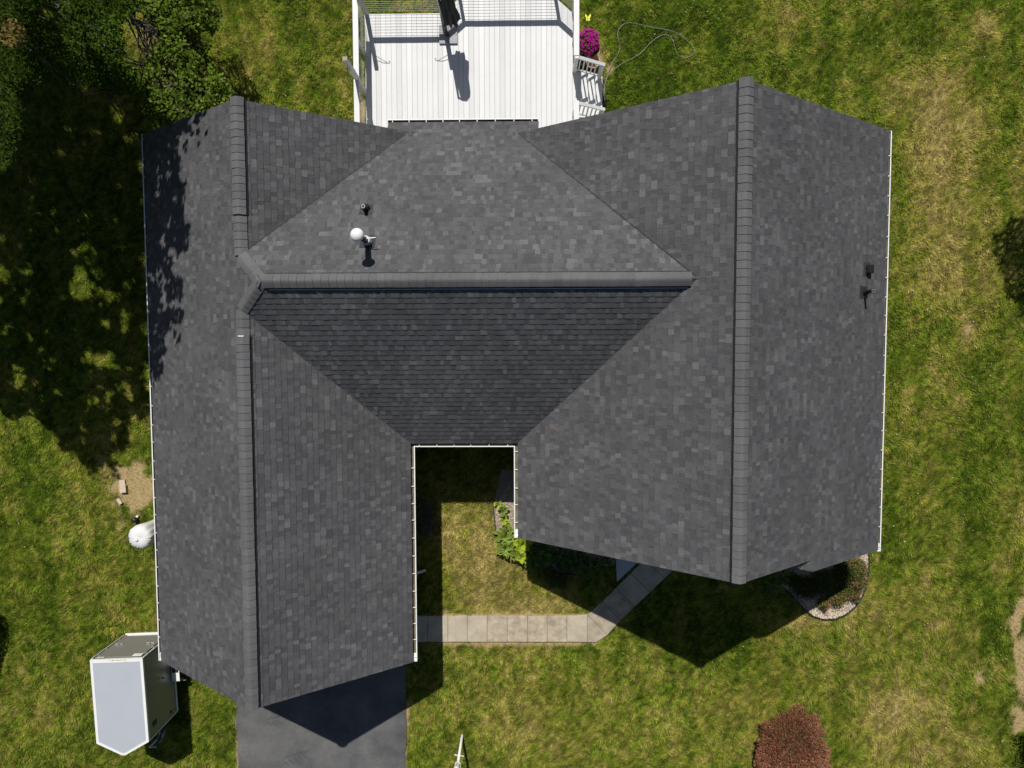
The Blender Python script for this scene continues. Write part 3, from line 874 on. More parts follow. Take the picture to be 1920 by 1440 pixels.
def plumb_vent(px, py, pl, h, r, ring=True, plate=(.30, .34)):
    B = on_plane(px, py, pl); u, v, n = frame_at(pl); R = Matrix((u, v, n)).transposed()
    mb = MB(); mb.box(B + n * .014 + v * .03, (plate[0], plate[1], .006), rot=R)
    fl = mb.build('vent_flashing', M['dark_steel'], house)
    mb = MB(); mb.tube([B + n * .005, B + n * .05 + Vector((0, 0, .03)), B + Vector((0, 0, .15))], [r * 2.3, r * 1.9, r * 1.25], 16); mb.build('vent_boot', M['black_plastic'], fl, True)
    mb = MB(); n_ = 16
    mb.tube([B, B + Vector((0, 0, h))], r, n_, cap=False)
    mb.tube([B + Vector((0, 0, h)), B + Vector((0, 0, h - .2))], r * .72, n_)
    V = []; 
    for k in range(n_):
        t = 2 * math.pi * k / n_
        V += [B + Vector((r * math.cos(t), r * math.sin(t), h)), B + Vector((r * .72 * math.cos(t), r * .72 * math.sin(t), h))]
    mb.add(V, [(2 * k, 2 * ((k + 1) % n_), 2 * ((k + 1) % n_) + 1, 2 * k + 1) for k in range(n_)], 1)
    mb.build('vent_pipe', [M['black_plastic'], M['steel']], fl)
plumb_vent(687, 392, P_CB, 0.34, 0.045)
plumb_vent(1620, 548, P_RO, 0.46, 0.040)

B = on_plane(690, 454, P_CB); u, v, n = frame_at(P_CB)
mb = MB(); mb.box(B + n * .016, (.34, .38, .006), rot=Matrix((u, v, n)).transposed()); fl = mb.build('flue_flashing', M['underlay'], house)
mb = MB(); mb.tube([B + n * .005, B + n * .03 + Vector((0, 0, .05)), B + Vector((0, 0, .20))], [.125, .12, .085], 20); mb.build('flue_collar', M['steel'], fl, True)
mb = MB(); mb.tube([B, B + Vector((0, 0, .98))], .066, 20); mb.build('flue_pipe', M['dark_steel'], fl, True)
top = B + Vector((0, 0, 1.04)); prof = [(.143 * math.sin(t * math.pi / 14) + 1e-4, -.118 * math.cos(t * math.pi / 14)) for t in range(15)]
mb = MB(); mb.lathe(prof, top, 28); mb.build('flue_ball_cap', M['white_metal'], fl, True)
mb = MB()
q0 = B + Vector((.02, .02, .42)); mb.bar(q0, q0 + Vector((.24, .02, .0)), .02, .02)
mb.tube([B + Vector((.09 * math.cos(t), .09 * math.sin(t), .30)) for t in np.linspace(-2.2, 2.4, 14)], .014, 6)
mb.bar(B + Vector((.10, -.02, .12)), B + Vector((.03, .05, .44)), .02, .02)
mb.build('flue_bracket', M['white_metal'], fl)
B = on_plane(1625, 505, P_RO); u, v, n = frame_at(P_RO); R = Matrix((u, v, n)).transposed()
mb = MB(); mb.box(B + n * .012, (.34, .34, .006), rot=R); bx = mb.build('box_vent_flashing', M['underlay'], house)
mb = MB(); mb.box(B + n * .08 , (.20, .19, .12), rot=R); mb.build('box_vent_hood', M['black_plastic'], bx, bevel=.012)

# ------------------------------------------------------------------ driveway, sidewalk, porch slab
edgeL = [(443, y) for y in range(1180, 1480, 12)]
poly = []
for i, (x, y) in enumerate(edgeL):
    poly.append(at_xy(443 + (y - 1320) * .03 + random.uniform(-1.6, 1.6), y))
for y in range(1470, 1180, -12):
    poly.append(at_xy(762 - (3 if y > 1400 else 0) + random.uniform(-1.2, 1.2), y))
mb = MB(); mb.prism(poly, -0.05, 0.022)
drv = mb.build('driveway', M['asphalt']); tag(drv, 'dark asphalt driveway running out from the garage gable', None, None, 'structure')
tm = mat('tyre_scuff', (0.045, 0.045, 0.047), 0.9, 0.3, 25)
mb = MB()
def chevrons(x0, y0, dx, dy, n_):
    for k in range(n_):
        cx, cy = x0 + dx * k, y0 + dy * k
        for s in (-1, 1):
            a = at(cx - 5, cy + s * 1.5, .026); b_ = at(cx + 5, cy + s * 9, .026)
            w = Vector((.03, 0, 0))
            mb.add([a, a + w, b_ + w, b_], [(0, 1, 2, 3)])
chevrons(535, 1425, 9.5, -2.6, 5); chevrons(505, 1352, 8, -1.5, 3)
tmk = mb.build('tyre_mark', tm, drv); tmk['kind'] = 'stuff'

walk = bpy.data.objects.new('sidewalk', None); COL.objects.link(walk); ORIGIN['sidewalk'] = Vector((0, 0, 0))
tag(walk, 'pale concrete footpath of square slabs bending up to the porch', None, None, 'structure')
slabs = []
xs = [764, 802, 840, 876.5, 913.5, 951, 989, 1026, 1063, 1101]
for a, b_ in zip(xs[:-1], xs[1:]):
    slabs.append([(a, 1154), (b_, 1153.5 if b_ < 1100 else 1152), (b_, 1203.5), (a, 1203)])
slabs.append([(1101, 1152), (1139, 1190), (1118, 1204), (1101, 1203.5)])
upL = [(1101, 1152), (1129, 1127), (1155, 1101), (1182, 1074), (1208, 1049), (1234, 1024)]
upR = [(1139, 1190), (1163, 1163), (1190, 1136), (1219, 1110), (1246, 1084), (1274, 1058)]
for k in range(5): slabs.append([upL[k], upL[k + 1], upR[k + 1], upR[k]])
for q in slabs:
    P = [Vector(at_xy(*p)) for p in q]; c = sum(P, Vector((0, 0))) / len(P)
    P = [c + (p - c) * (1 - 0.010 / max((p - c).length, .1)) for p in P]
    mb = MB(); mb.prism([(p.x, p.y) for p in P], -0.06, 0.034 + random.uniform(-.003, .004))
    mb.build('slab', M[random.choice(('concrete', 'concrete_b', 'concrete_c'))], walk, bevel=0.008)
mb = MB(); mb.prism([at_xy(*p) for p in ((1101, 1154.5), (764, 1155.5), (764, 1202), (1118, 1202), (1137, 1190), (1272, 1058), (1236, 1026))], -0.07, 0.012)
mb.build('slab_bedding', M['bed'], walk)
mb = MB(); mb.prism([at_xy(*p, .05) for p in ((1154, 1040), (1157, 1091), (1200, 1050), (1232, 1020), (1300, 1005), (1300, 955), (1154, 955))], -0.05, 0.06)
po = mb.build('porch_slab', M['porch'], None, bevel=.012); tag(po, 'smooth grey concrete pad between hostas and footpath', None, None, 'structure')

# ------------------------------------------------------------------ grass blades
def keep_mask(px, py):
    blk = np.zeros(len(px), bool)
    P = np.stack([px, py], 1)
    for poly_ in (
        [(443, 1180), (447, 1480), (760, 1480), (762, 1180)],
        [(764, 1154), (1101, 1152), (1260, 1000), (1300, 1040), (1139, 1190), (1118, 1204), (764, 1204)],
        [(1154, 1040), (1157, 1091), (1240, 1010), (1160, 1000)],
        BED_L, BED_R):
        blk |= in_poly(P, poly_)
    return ~blk
BED_L = [(925, 946), (930, 1000), (938, 1030), (955, 1046), (990, 1056), (1040, 1072), (1085, 1078), (1150, 1062), (1160, 1040), (1110, 960), (1000, 880), (940, 880)]
BED_R = [(1440, 1070), (1475, 1106), (1490, 1122), (1508, 1142), (1525, 1155), (1545, 1161), (1565, 1160), (1585, 1152), (1602, 1138), (1616, 1118), (1625, 1090), (1628, 1060), (1628, 1036), (1600, 1000), (1440, 1000)]
NB = 1050000
bx_ = rng.uniform(-16.4, 16.2, NB); by_ = rng.uniform(-13.2, 11.2, NB)
P = to_px(np.stack([bx_, by_, np.zeros(NB)], 1))
ok = (P[:, 0] > -15) & (P[:, 0] < 1935) & (P[:, 1] > -15) & (P[:, 1] < 1455)
# nothing grows under the house or hidden well beneath the roof
ok &= ~((bx_ > Xlo + .9) & (bx_ < Xli - .5) & (by_ > YlF + .6) & (by_ < YlR - .6))
ok &= ~((bx_ > Xri + .6) & (bx_ < Xro - .9) & (by_ > YrF + .6) & (by_ < YrR - .6))
ok &= ~((bx_ > Xli - 1) & (bx_ < Xri + 1) & (by_ > Yce + .35) & (by_ < YlR))
ok &= keep_mask(P[:, 0] + rng.normal(0, 1.2, NB) + 7 * (fbm(bx_ * 3, by_ * 3, 121, 3) - .5), P[:, 1] + rng.normal(0, 1.2, NB) + 9 * (fbm(bx_ * 3, by_ * 3, 127, 3) - .5))
bx_, by_, P = bx_[ok], by_[ok], P[ok]
c, soil, dirt, dry = lawn_field(bx_, by_)
ok = rng.random(len(bx_)) > dirt * 0.93
ok &= rng.random(len(bx_)) < np.clip(1.15 - 0.35 * dry, .3, 1)
bx_, by_, c, dry, dirt = bx_[ok], by_[ok], c[ok], dry[ok], dirt[ok]
n_ = len(bx_)
ang = 2.2 * 2 * math.pi * fbm(bx_ * 0.8, by_ * 0.8, 31, 3) + rng.normal(0, 0.75, n_)
ln = rng.uniform(0.045, 0.105, n_) * (0.75 + 0.6 * fbm(bx_ * 2.5, by_ * 2.5, 41, 2))
inc = rng.uniform(0.15, 1.0, n_)
w = rng.uniform(0.0040, 0.0085, n_)
hx, hy = np.cos(ang), np.sin(ang)
gz = rng.uniform(-0.006, 0.022, n_)
base = np.stack([bx_, by_, gz], 1)
side = np.stack([-hy, hx, np.zeros(n_)], 1) * w[:, None]
tip = base + np.stack([hx * np.cos(inc), hy * np.cos(inc), np.sin(inc) + .1], 1) * ln[:, None]
V = np.empty((n_ * 3, 3), np.float32); V[0::3] = base - side; V[1::3] = base + side; V[2::3] = tip
cv = c * rng.uniform(0.50, 1.65, (n_, 1))
dead = rng.random(n_) < (0.05 + 0.30 * np.clip(dry, 0, 1))
cv[dead] = np.array([0.40, 0.32, 0.13]) * rng.uniform(0.6, 1.15, (dead.sum(), 1))
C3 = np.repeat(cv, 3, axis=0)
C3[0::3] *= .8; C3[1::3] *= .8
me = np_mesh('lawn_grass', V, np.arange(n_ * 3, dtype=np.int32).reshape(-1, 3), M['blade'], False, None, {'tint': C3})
go = bpy.data.objects.new('lawn_grass', me); COL.objects.link(go)
tag(go, 'short mown grass blades covering the lawn', None, None, 'stuff')

# fallen leaves on the lawn
lv = []
for _ in range(330): lv.append((random.gauss(1800, 80), random.uniform(0, 760)))
for _ in range(120): lv.append((random.uniform(1650, 1918), random.uniform(760, 1200)))
for _ in range(130): lv.append((random.gauss(1840, 60), random.uniform(1200, 1440)))
for _ in range(70): lv.append((random.uniform(1150, 1650), random.uniform(0, 150)))
for _ in range(40): lv.append((random.uniform(400, 660), random.uniform(0, 220)))
for _ in range(50): lv.append((random.uniform(0, 290), random.uniform(880, 1440)))
for _ in range(60): lv.append((random.uniform(780, 1650), random.uniform(1200, 1440)))
V = []; F = []; CC = []
for x, y in lv:
    p = at(x, y, 0.035); s = random.uniform(.012, .034); a = random.uniform(0, 6.28)
    d = Vector((math.cos(a), math.sin(a), random.uniform(-.2, .3))) * s; e = Vector((-math.sin(a), math.cos(a), random.uniform(-.4, .4))) * s * .5
    n0 = len(V); V += [p - d, p + e + Vector((0, 0, .008)), p + d, p - e + Vector((0, 0, .006))]; F.append((n0, n0 + 1, n0 + 2, n0 + 3))
    col = random.choice([(.45, .32, .14), (.55, .42, .22), (.30, .17, .07), (.62, .55, .38), (.34, .12, .10)]); CC += [col] * 4
for (x, y), pl in (((1024, 800), P_RI), (1028, 802) and ((1027, 802), P_RI), ((1043, 806), P_RI), ((655, 743), P_LI), ((1626, 747), P_RO), ((718, 285), P_CB), ((935, 1275), P_RI)):
    if y > 1200: continue
    p = on_plane(x, y, pl) + Vector((0, 0, .03)); n0 = len(V); s = .03
    V += [p + Vector((-s, 0, 0)), p + Vector((0, .4 * s, .01)), p + Vector((s, 0, 0)), p + Vector((0, -.5 * s, 0))]; F.append((n0, n0 + 1, n0 + 2, n0 + 3)); CC += [(.40, .18, .06)] * 4
me = np_mesh('fallen_leaves', V, F, M['petal'], False, None, {'tint': np.array(CC)})
fo = bpy.data.objects.new('fallen_leaves', me); COL.objects.link(fo); tag(fo, 'small dry leaves scattered over the lawn', None, None, 'stuff')

# ------------------------------------------------------------------ planting beds
def bed(poly, label, nst, z=0.012):
    mb = MB(); mb.prism([at_xy(*p) for p in poly], -0.05, z)
    o = mb.build('garden_bed', M['bed']); tag(o, label, None, None, 'structure')
    return o
bedL = bed(BED_L, 'gravel planting bed curving around the right wing front corner', 0)
bedR = bed(BED_R, 'rounded gravel planting bed at the front right corner of the house', 0)
def edging(pts, bedo):
    P = [at(x, y, .0) for x, y in pts]
    mb = MB()
    for a, b_ in zip(P[:-1], P[1:]): mb.bar(a + Vector((0, 0, .025)), b_ + Vector((0, 0, .025)), .025, .09)
    mb.build('edging', M['edging'], bedo)
edging(BED_R[1:13], bedR); edging(BED_L[:8], bedL)

def gravel(poly, count, label, smin=.012, smax=.026):
    xs_ = [p[0] for p in poly]; ys_ = [p[1] for p in poly]
    pts = np.stack([rng.uniform(min(xs_), max(xs_), count * 2), rng.uniform(min(ys_), max(ys_), count * 2)], 1)
    pts = pts[in_poly(pts, poly)][:count]
    ico = np.array([(1, 0, 0), (-1, 0, 0), (0, 1, 0), (0, -1, 0), (0, 0, 1), (0, 0, -1)], float)
    ft = np.array([(0, 2, 4), (2, 1, 4), (1, 3, 4), (3, 0, 4), (2, 0, 5), (1, 2, 5), (3, 1, 5), (0, 3, 5)])
    m_ = len(pts); W = np.array([at(x, y, .016) for x, y in pts])
    sc = rng.uniform(smin, smax, (m_, 1, 1)) * rng.uniform(.6, 1.25, (m_, 1, 3)); a = rng.uniform(0, 6.28, m_)
    G = ico[None] * sc; G = G + rng.normal(0, .003, G.shape)
    X = G[:, :, 0] * np.cos(a)[:, None] - G[:, :, 1] * np.sin(a)[:, None]; Y = G[:, :, 0] * np.sin(a)[:, None] + G[:, :, 1] * np.cos(a)[:, None]
    V = np.stack([X, Y, G[:, :, 2]], 2) + W[:, None, :]
    F = (ft[None] + (np.arange(m_) * 6)[:, None, None]).reshape(-1, 3)
    me = np_mesh('gravel', V.reshape(-1, 3), F, M['stone'], False, {'tone': np.repeat(np.clip(rng.normal(.6, .22, m_), 0, 1), 6)})
    o = bpy.data.objects.new('gravel', me); COL.objects.link(o); tag(o, label, None, None, 'stuff')
gravel(BED_L[:9] + [(1000, 960), (960, 900)], 5200, 'pale gravel between the hostas')
gravel(BED_R[:13] + [(1560, 1040)], 9500, 'pale gravel filling the rounded corner bed')

# ------------------------------------------------------------------ leaves and crowns
def leaf_mesh(name, C, N, L, Wd, col, dirs=None, m=None, shape='quad'):
    """one blade per row: centre C, axis direction, size; returns mesh"""
    k = len(C)
    if dirs is None:
        dirs = rng.normal(size=(k, 3)); dirs[:, 2] *= .45
    dirs = dirs / np.linalg.norm(dirs, axis=1, keepdims=True)
    nn = N / np.linalg.norm(N, axis=1, keepdims=True)
    sd = np.cross(dirs, nn); sd /= np.linalg.norm(sd, axis=1, keepdims=True) + 1e-9
    L = L[:, None]; Wd = Wd[:, None]
    nz = np.cross(sd, dirs)
    V = np.empty((k, 4, 3)); V[:, 0] = C - dirs * L * .5; V[:, 1] = C + sd * Wd * .5 + nz * Wd * .12 - dirs * L * .05; V[:, 2] = C + dirs * L * .5; V[:, 3] = C - sd * Wd * .5 + nz * Wd * .12 - dirs * L * .05
    F = np.arange(k * 4, dtype=np.int32).reshape(-1, 4)
    return np_mesh(name, V.reshape(-1, 3), F, m or M['leaf'], False, None, {'tint': np.repeat(col, 4, axis=0)})

def leaf_cloud(centers, per, spread, squash=.6):
    k = len(centers)
    C = np.repeat(centers, per, axis=0) + rng.normal(size=(k * per, 3)) * np.array([spread, spread, spread * squash])
    return C

SUNV = np.array(SUN)
SH_GROUND = [(-420, -260), (190, -260), (215, -40), (225, 60), (240, 150), (250, 200), (262, 250), (272, 500), (282, 700), (286, 765), (255, 780), (226, 812), (216, 893), (198, 885), (165, 872), (138, 845), (112, 800), (70, 775), (30, 768), (-420, 790)]
SH_ROOF = [(250, 260), (378, 200), (384, 235), (372, 265), (352, 262), (352, 288), (336, 300), (346, 320), (345, 385), (354, 470), (340, 480), (330, 512), (340, 540), (346, 590), (349, 640), (336, 650), (320, 622), (304, 640), (302, 700), (288, 715), (262, 720)]
LIGHTS = [(153, 530, 17, 36), (247, 530, 9, 13), (233, 600, 9, 19), (213, 560, 13, 14), (8, 510, 10, 15), (183, 667, 27, 14), (40, 710, 13, 24), (88, 660, 11, 7), (246, 730, 9, 15), (180, 763, 6, 9), (213, 793, 11, 8), (57, 623, 6, 6),
          (157, 170, 8, 10), (187, 250, 7, 6), (247, 257, 13, 9), (277, 223, 9, 11), (217, 207, 15, 15), (233, 353, 11, 13), (160, 393, 13, 11), (163, 467, 22, 9), (113, 437, 7, 10), (100, 410, 7, 11), (177, 403, 5, 5), (30, 277, 5, 5), (262, 66, 42, 26), (40, 500, 6, 10), (120, 560, 4, 8), (95, 20, 8, 14)]

def landing(C):
    """where each leaf's shadow falls: survey pixels and whether it is on the left roof slope"""
    a, b_, c_ = P_LO
    t = (C[:, 2] - (a * C[:, 0] + c_)) / (a * SUNV[0] - SUNV[2])
    Q = C + SUNV * t[:, None]
    onroof = (t > 0) & (Q[:, 0] > Xlo) & (Q[:, 0] < Xl) & (Q[:, 1] > YlF) & (Q[:, 1] < YlR)
    tg = C[:, 2] / -SUNV[2]
    G = C + SUNV * tg[:, None]
    G[onroof] = Q[onroof]
    return to_px(G), onroof

def lights_mask(P, g=1.0):
    m = np.zeros(len(P), bool)
    for cx, cy, rx, ry in LIGHTS: m |= (((P[:, 0] - cx) / (rx * g)) ** 2 + ((P[:, 1] - cy) / (ry * g)) ** 2) < 1
    return m

def in_frame(C, pad=12):
    P = to_px(C); return (P[:, 0] > -pad) & (P[:, 0] < 1920 + pad) & (P[:, 1] > -pad) & (P[:, 1] < 1440 + pad) & (C[:, 2] < H - 1), P

def limbs(mb, base, top, tips, r0, seed=0):
    """tapered trunk with limbs reaching towards tips"""
    rr = random.Random(seed); base = Vector(base); top = Vector(top)
    tr = [base.lerp(top, t) + Vector((rr.uniform(-.12, .12), rr.uniform(-.12, .12), 0)) * (t > 0) for t in np.linspace(0, 1, 6)]
    mb.tube(tr, [r0 * (1 - .7 * t) for t in np.linspace(0, 1, 6)], 8)
    for tp in tips:
        tp = Vector(tp); t = rr.uniform(.35, .95)
        s = base.lerp(top, t); mid = s.lerp(tp, .5) + Vector((rr.uniform(-.3, .3), rr.uniform(-.3, .3), rr.uniform(0, .4)))
        mb.tube([s, mid, tp], [r0 * .28, r0 * .16, .012], 5)
        for _ in range(3):
            e = tp + Vector((rr.gauss(0, .2), rr.gauss(0, .2), rr.gauss(0, .15))); mb.tube([mid.lerp(tp, rr.uniform(.3, .8)), e], [.016, .006], 4)

def greens(k, lo, hi, dead=0.0):
    t = rng.random((k, 1)); c = np.array(lo) * (1 - t) + np.array(hi) * t
    c = c * rng.uniform(.75, 1.25, (k, 1))
    return c

# --- tall shade trees beyond the upper left edge
NS = 480000
pxs = rng.uniform(-170, 600, NS); pys = rng.uniform(-170, 980, NS)
zz = rng.uniform(4.6, 12.6, NS)
# unproject landing pixels to the ground, then climb towards the sun
D = np.stack([(pxs - 960) / FPX, -(pys - 720) / FPX, -np.ones(NS)], 1) @ RM.T
G0 = D * (-H / D[:, 2])[:, None]; G0[:, 2] = 0
C = G0 - SUNV[None] * (zz / -SUNV[2])[:, None]
# leaves gather in sprays with gaps between them
def spray(C, f, o=0):
    return (vnoise(C[:, 0] * f, C[:, 1] * f, 61 + o) + vnoise(C[:, 1] * f + 40, C[:, 2] * f, 67 + o) + vnoise(C[:, 0] * f + 80, C[:, 2] * f, 73 + o)) / 3
okc = spray(C, 1.2) * .6 + spray(C, 2.6, 9) * .4 + rng.normal(0, .03, NS) > .505
jit = rng.normal(0, 4, (NS, 2))
Lp, onr = landing(C)
wob = np.stack([fbm(Lp[:, 0] / 34, Lp[:, 1] / 34, 81, 4) - .5, fbm(Lp[:, 0] / 34, Lp[:, 1] / 34, 87, 4) - .5], 1)
okc &= np.where(onr, in_poly(Lp + jit * .7 + wob * 26, SH_ROOF) & (fbm(Lp[:, 0] / 11, Lp[:, 1] / 20, 97, 3) < .80 - np.clip((Lp[:, 0] - 275) / 80, 0, 1) * .30), in_poly(Lp + jit + wob * 80, SH_GROUND))
okc &= ~(lights_mask(Lp + jit * .6 + wob * 40, 1.2) & ~onr)
gap = fbm(Lp[:, 0] / 16, Lp[:, 1] / 16, 93, 3)
okc &= (gap < .70 + rng.normal(0, .02, NS)) | (Lp[:, 1] < 200)
fr, ip = in_frame(C)
VIS = [(-20, -20), (120, -20), (95, 40), (112, 60), (75, 90), (140, 100), (150, 140), (125, 160), (62, 150), (35, 175), (40, 230), (15, 260), (-20, 300)]
okc &= ~fr
C = C[okc]
print('shade leaves', len(C))
trunks = np.array([[*at_xy(-250, 60), 0], [*at_xy(-40, -40), 0], [*at_xy(60, -330), 0], [*at_xy(-260, 380), 0]])
own = np.argmin(np.linalg.norm(C[:, None, :2] - trunks[None, :, :2], axis=2), axis=1)
TL = ['tall narrow leaved tree at the upper left with a few reddish tips showing', 'tall shade tree at the top left corner of the lot', 'tall tree standing behind the others beyond the top left corner', 'tall tree left of the house shading the side lawn']
for i in range(4):
    cc = C[own == i]
    if len(cc) < 50: continue
    t = thing('shade_tree', TL[i], 'tree', trunks[i], 'tall shade trees at the upper left')
    k = len(cc)
    N = rng.normal(size=(k, 3)) * .5 + np.array([0, 0, 1])
    me = leaf_mesh('crown', cc - trunks[i], N, rng.uniform(.15, .26, k), rng.uniform(.09, .15, k), greens(k, (.022, .042, .008), (.060, .090, .018)))
    o = bpy.data.objects.new('crown', me); link_child(o, t)
    mb = MB(); ctr = cc.mean(0)
    limbs(mb, trunks[i], (ctr[0] * .5 + trunks[i][0] * .5, ctr[1] * .5 + trunks[i][1] * .5, 7.0), cc[rng.choice(k, 22)], .2, i)
    mb.build('trunk', M['bark'], t)

# --- lower foliage visible in the corner
def px_cloud(poly, k, z0, z1, holes=(), clump=120, rad=(.12, .4), fn=None, rag=0.0):
    """leaves filling a survey outline at heights z0..z1, gathered in clumps"""
    xs_ = [p[0] for p in poly]; ys_ = [p[1] for p in poly]; out = []
    pts = np.stack([rng.uniform(min(xs_), max(xs_), k * 6), rng.uniform(min(ys_), max(ys_), k * 6)], 1)
    z = rng.uniform(z0, z1, len(pts)) if fn is None else fn(pts, rng.random(len(pts)))
    keep = in_poly(pts + rng.normal(0, 4, pts.shape) + rag * np.stack([fbm(pts[:, 0] / 9, pts[:, 1] / 9, 151, 3) - .5, fbm(pts[:, 0] / 9, pts[:, 1] / 9, 157, 3) - .5], 1), poly)
    for cx, cy, rx, ry in holes: keep &= (((pts[:, 0] - cx) / rx) ** 2 + ((pts[:, 1] - cy) / ry) ** 2) > rng.uniform(.7, 1.3, len(pts))
    pts, z = pts[keep], z[keep]
    D = np.stack([(pts[:, 0] - 960) / FPX, -(pts[:, 1] - 720) / FPX, -np.ones(len(pts))], 1) @ RM.T
    C = D * ((z - H) / D[:, 2])[:, None]; C[:, 2] = z
    CL = C[rng.choice(len(C), min(clump, len(C)), replace=False)]
    d = np.empty(len(C))
    for i in range(0, len(C), 3000): d[i:i + 3000] = np.linalg.norm(C[i:i + 3000, None, :] - CL[None], axis=2).min(1)
    C = C[d < rng.uniform(rad[0], rad[1], len(C))]
    return C[:k]

def put_tree(name, label, cat, group, C, base, top, r0, Ls, Ws, lo, hi, ntips=18, tint_fn=None, sub='crown', lean=None, bark='bark', flat=.6, seed=0):
    t = thing(name, label, cat, (base[0], base[1], 0), group)
    k = len(C); off = np.array([base[0], base[1], 0])
    N = rng.normal(size=(k, 3)) * flat + np.array([0, 0, 1])
    col = greens(k, lo, hi)
    col = col * (.55 + .95 * fbm(C[:, 0] * 1.6, C[:, 1] * 1.6 + C[:, 2], 111, 3))[:, None]
    if tint_fn is not None: col = tint_fn(C, col)
    me = leaf_mesh(sub, C - off, N, rng.uniform(*Ls, k), rng.uniform(*Ws, k), col)
    o = bpy.data.objects.new(sub, me); link_child(o, t)
    mb = MB(); limbs(mb, (base[0], base[1], -.05), top, C[rng.choice(k, ntips)], r0, seed)
    mb.build('trunk', M[bark], t)
    return t

WILLOW = [(-30, -30), (115, -30), (95, 20), (70, 45), (110, 60), (85, 85), (135, 95), (160, 130), (140, 160), (95, 150), (60, 165), (48, 150), (30, 180), (45, 240), (20, 300), (-30, 360)]
CW = px_cloud(WILLOW, 15000, 3.2, 6.5, ((85, 22, 14, 20),), 260, (.12, .42))
def willow_tint(C, col):
    P = to_px(C); m = (((P[:, 0] - 22) / 28) ** 2 + ((P[:, 1] - 62) / 26) ** 2 < 1) & (C[:, 2] > 5.0)
    col[m] = np.array([.20, .17, .045]) * rng.uniform(.6, 1.3, (m.sum(), 1))
    r = m & (rng.random(len(C)) < .10); col[r] = np.array([.25, .06, .05])
    return col
b = at(-20, 60, 0)
put_tree('willow_tree', 'narrow leaved willow with yellow and reddish tips at the upper left corner', 'tree', None, CW, b, (b.x - .3, b.y + .5, 5.0), .13, (.09, .15), (.022, .038), (.020, .042, .004), (.052, .085, .010), 26, willow_tint)
MID = [(110, -30), (260, -30), (255, 20), (215, 45), (235, 80), (225, 110), (265, 140), (270, 165), (230, 178), (190, 160), (160, 165), (150, 130), (130, 95), (110, 60)]
CM = px_cloud(MID, 9000, 2.2, 4.6, ((92, 18, 12, 20),), 170, (.12, .40))
b = at(180, 40, 0)
put_tree('understory_tree', 'dark leafy small tree between the willow and the maple', 'tree', None, CM, b, (b.x, b.y, 3.4), .09, (.07, .12), (.04, .06), (.024, .050, .004), (.062, .105, .010), 22, seed=4)
MAPLE = [(258, -30), (392, -30), (400, 10), (416, 28), (408, 50), (398, 62), (392, 82), (375, 95), (398, 118), (414, 150), (430, 165), (438, 200), (442, 235), (330, 240), (268, 215), (282, 172), (245, 150), (265, 120), (300, 85), (292, 50), (262, 20)]
CP = px_cloud(MAPLE, 17000, 1.4, 3.8, ((265, 66, 36, 24), (386, 72, 12, 14), (350, 105, 14, 12), (380, 135, 10, 14), (300, 155, 18, 14)), 250, (.10, .36))
def maple_tint(C, col):
    P = to_px(C); m = rng.random(len(C)) < .16
    col[m] = np.array([.17, .20, .05]) * rng.uniform(.7, 1.2, (m.sum(), 1)); return col
b = at(320, 95, 0)
put_tree('maple_tree', 'bright green broad leaved young maple behind the left wing gable', 'tree', None, CP, b, (b.x, b.y, 3.0), .08, (.07, .125), (.055, .095), (.045, .085, .006), (.120, .175, .018), 30, maple_tint, seed=5)
# bare twigs showing in front of the gap in the foliage
mb = MB(); rt = random.Random(8); bt = at(345, 70, 2.6)
for k in range(26):
    s = bt + Vector((rt.uniform(-.4, .3), rt.uniform(-.4, .5), rt.uniform(-.4, .6)))
    e = at(rt.uniform(225, 300), rt.uniform(20, 100), rt.uniform(2.2, 3.2)); m_ = s.lerp(e, .5) + Vector((rt.uniform(-.2, .2), rt.uniform(-.2, .2), .1))
    mb.tube([s, m_, e], [.014, .010, .004], 4)
for k in range(34):
    s = at(rt.uniform(230, 330), rt.uniform(110, 170), rt.uniform(1.8, 2.6)); a = rt.uniform(2.6, 3.9); L_ = rt.uniform(.6, 1.7)
    e = s + Vector((math.cos(a) * L_, math.sin(a) * L_ * .5 , rt.uniform(-.1, .5))); mb.tube([s, s.lerp(e, .5) + Vector((0, rt.uniform(-.15, .15), .08)), e], [.013, .009, .004], 4)
bs = at(300, 150, 0); t = thing('bare_shrub', 'tangle of bare grey twigs below the maple', 'shrub', bs)
mb.tube([bs, bs + Vector((0, 0, 1.1)), bt], [.04, .03, .02], 5)
mb.build('twigs', M['bark'], t)

# --- trees whose shade reaches in from the right and left edges
def shade_clump(poly, z0, z1, k, name, label, base_px, r0, cat='tree', lo=(.03, .055, .01), hi=(.07, .11, .02), size=(.07, .12)):
    xs_ = [p[0] for p in poly]; ys_ = [p[1] for p in poly]
    pts = np.stack([rng.uniform(min(xs_), max(xs_), k * 4), rng.uniform(min(ys_), max(ys_), k * 4)], 1); pts = pts[in_poly(pts + rng.normal(0, 2, pts.shape) + 30 * np.stack([fbm(pts[:, 0] / 22, pts[:, 1] / 22, 141, 3) - .5, fbm(pts[:, 0] / 22, pts[:, 1] / 22, 147, 3) - .5], 1), poly)]
    D = np.stack([(pts[:, 0] - 960) / FPX, -(pts[:, 1] - 720) / FPX, -np.ones(len(pts))], 1) @ RM.T
    G = D * (-H / D[:, 2])[:, None]; G[:, 2] = 0
    z = rng.uniform(z0, z1, len(pts)); C = G - SUNV[None] * (z / -SUNV[2])[:, None]
    fr, _ = in_frame(C, 4); C = C[~fr]; C = C[(fbm(C[:, 0] * 1.5, C[:, 1] * 1.5 + C[:, 2], 131, 3) + rng.normal(0, .04, len(C))) > .42][:k]
    b = at(*base_px, 0)
    put_tree(name, label, cat, None, C, b, (b.x, b.y, z0 + .6 * (z1 - z0)), r0, size, (size[0] * .6, size[1] * .6), lo, hi, 14)
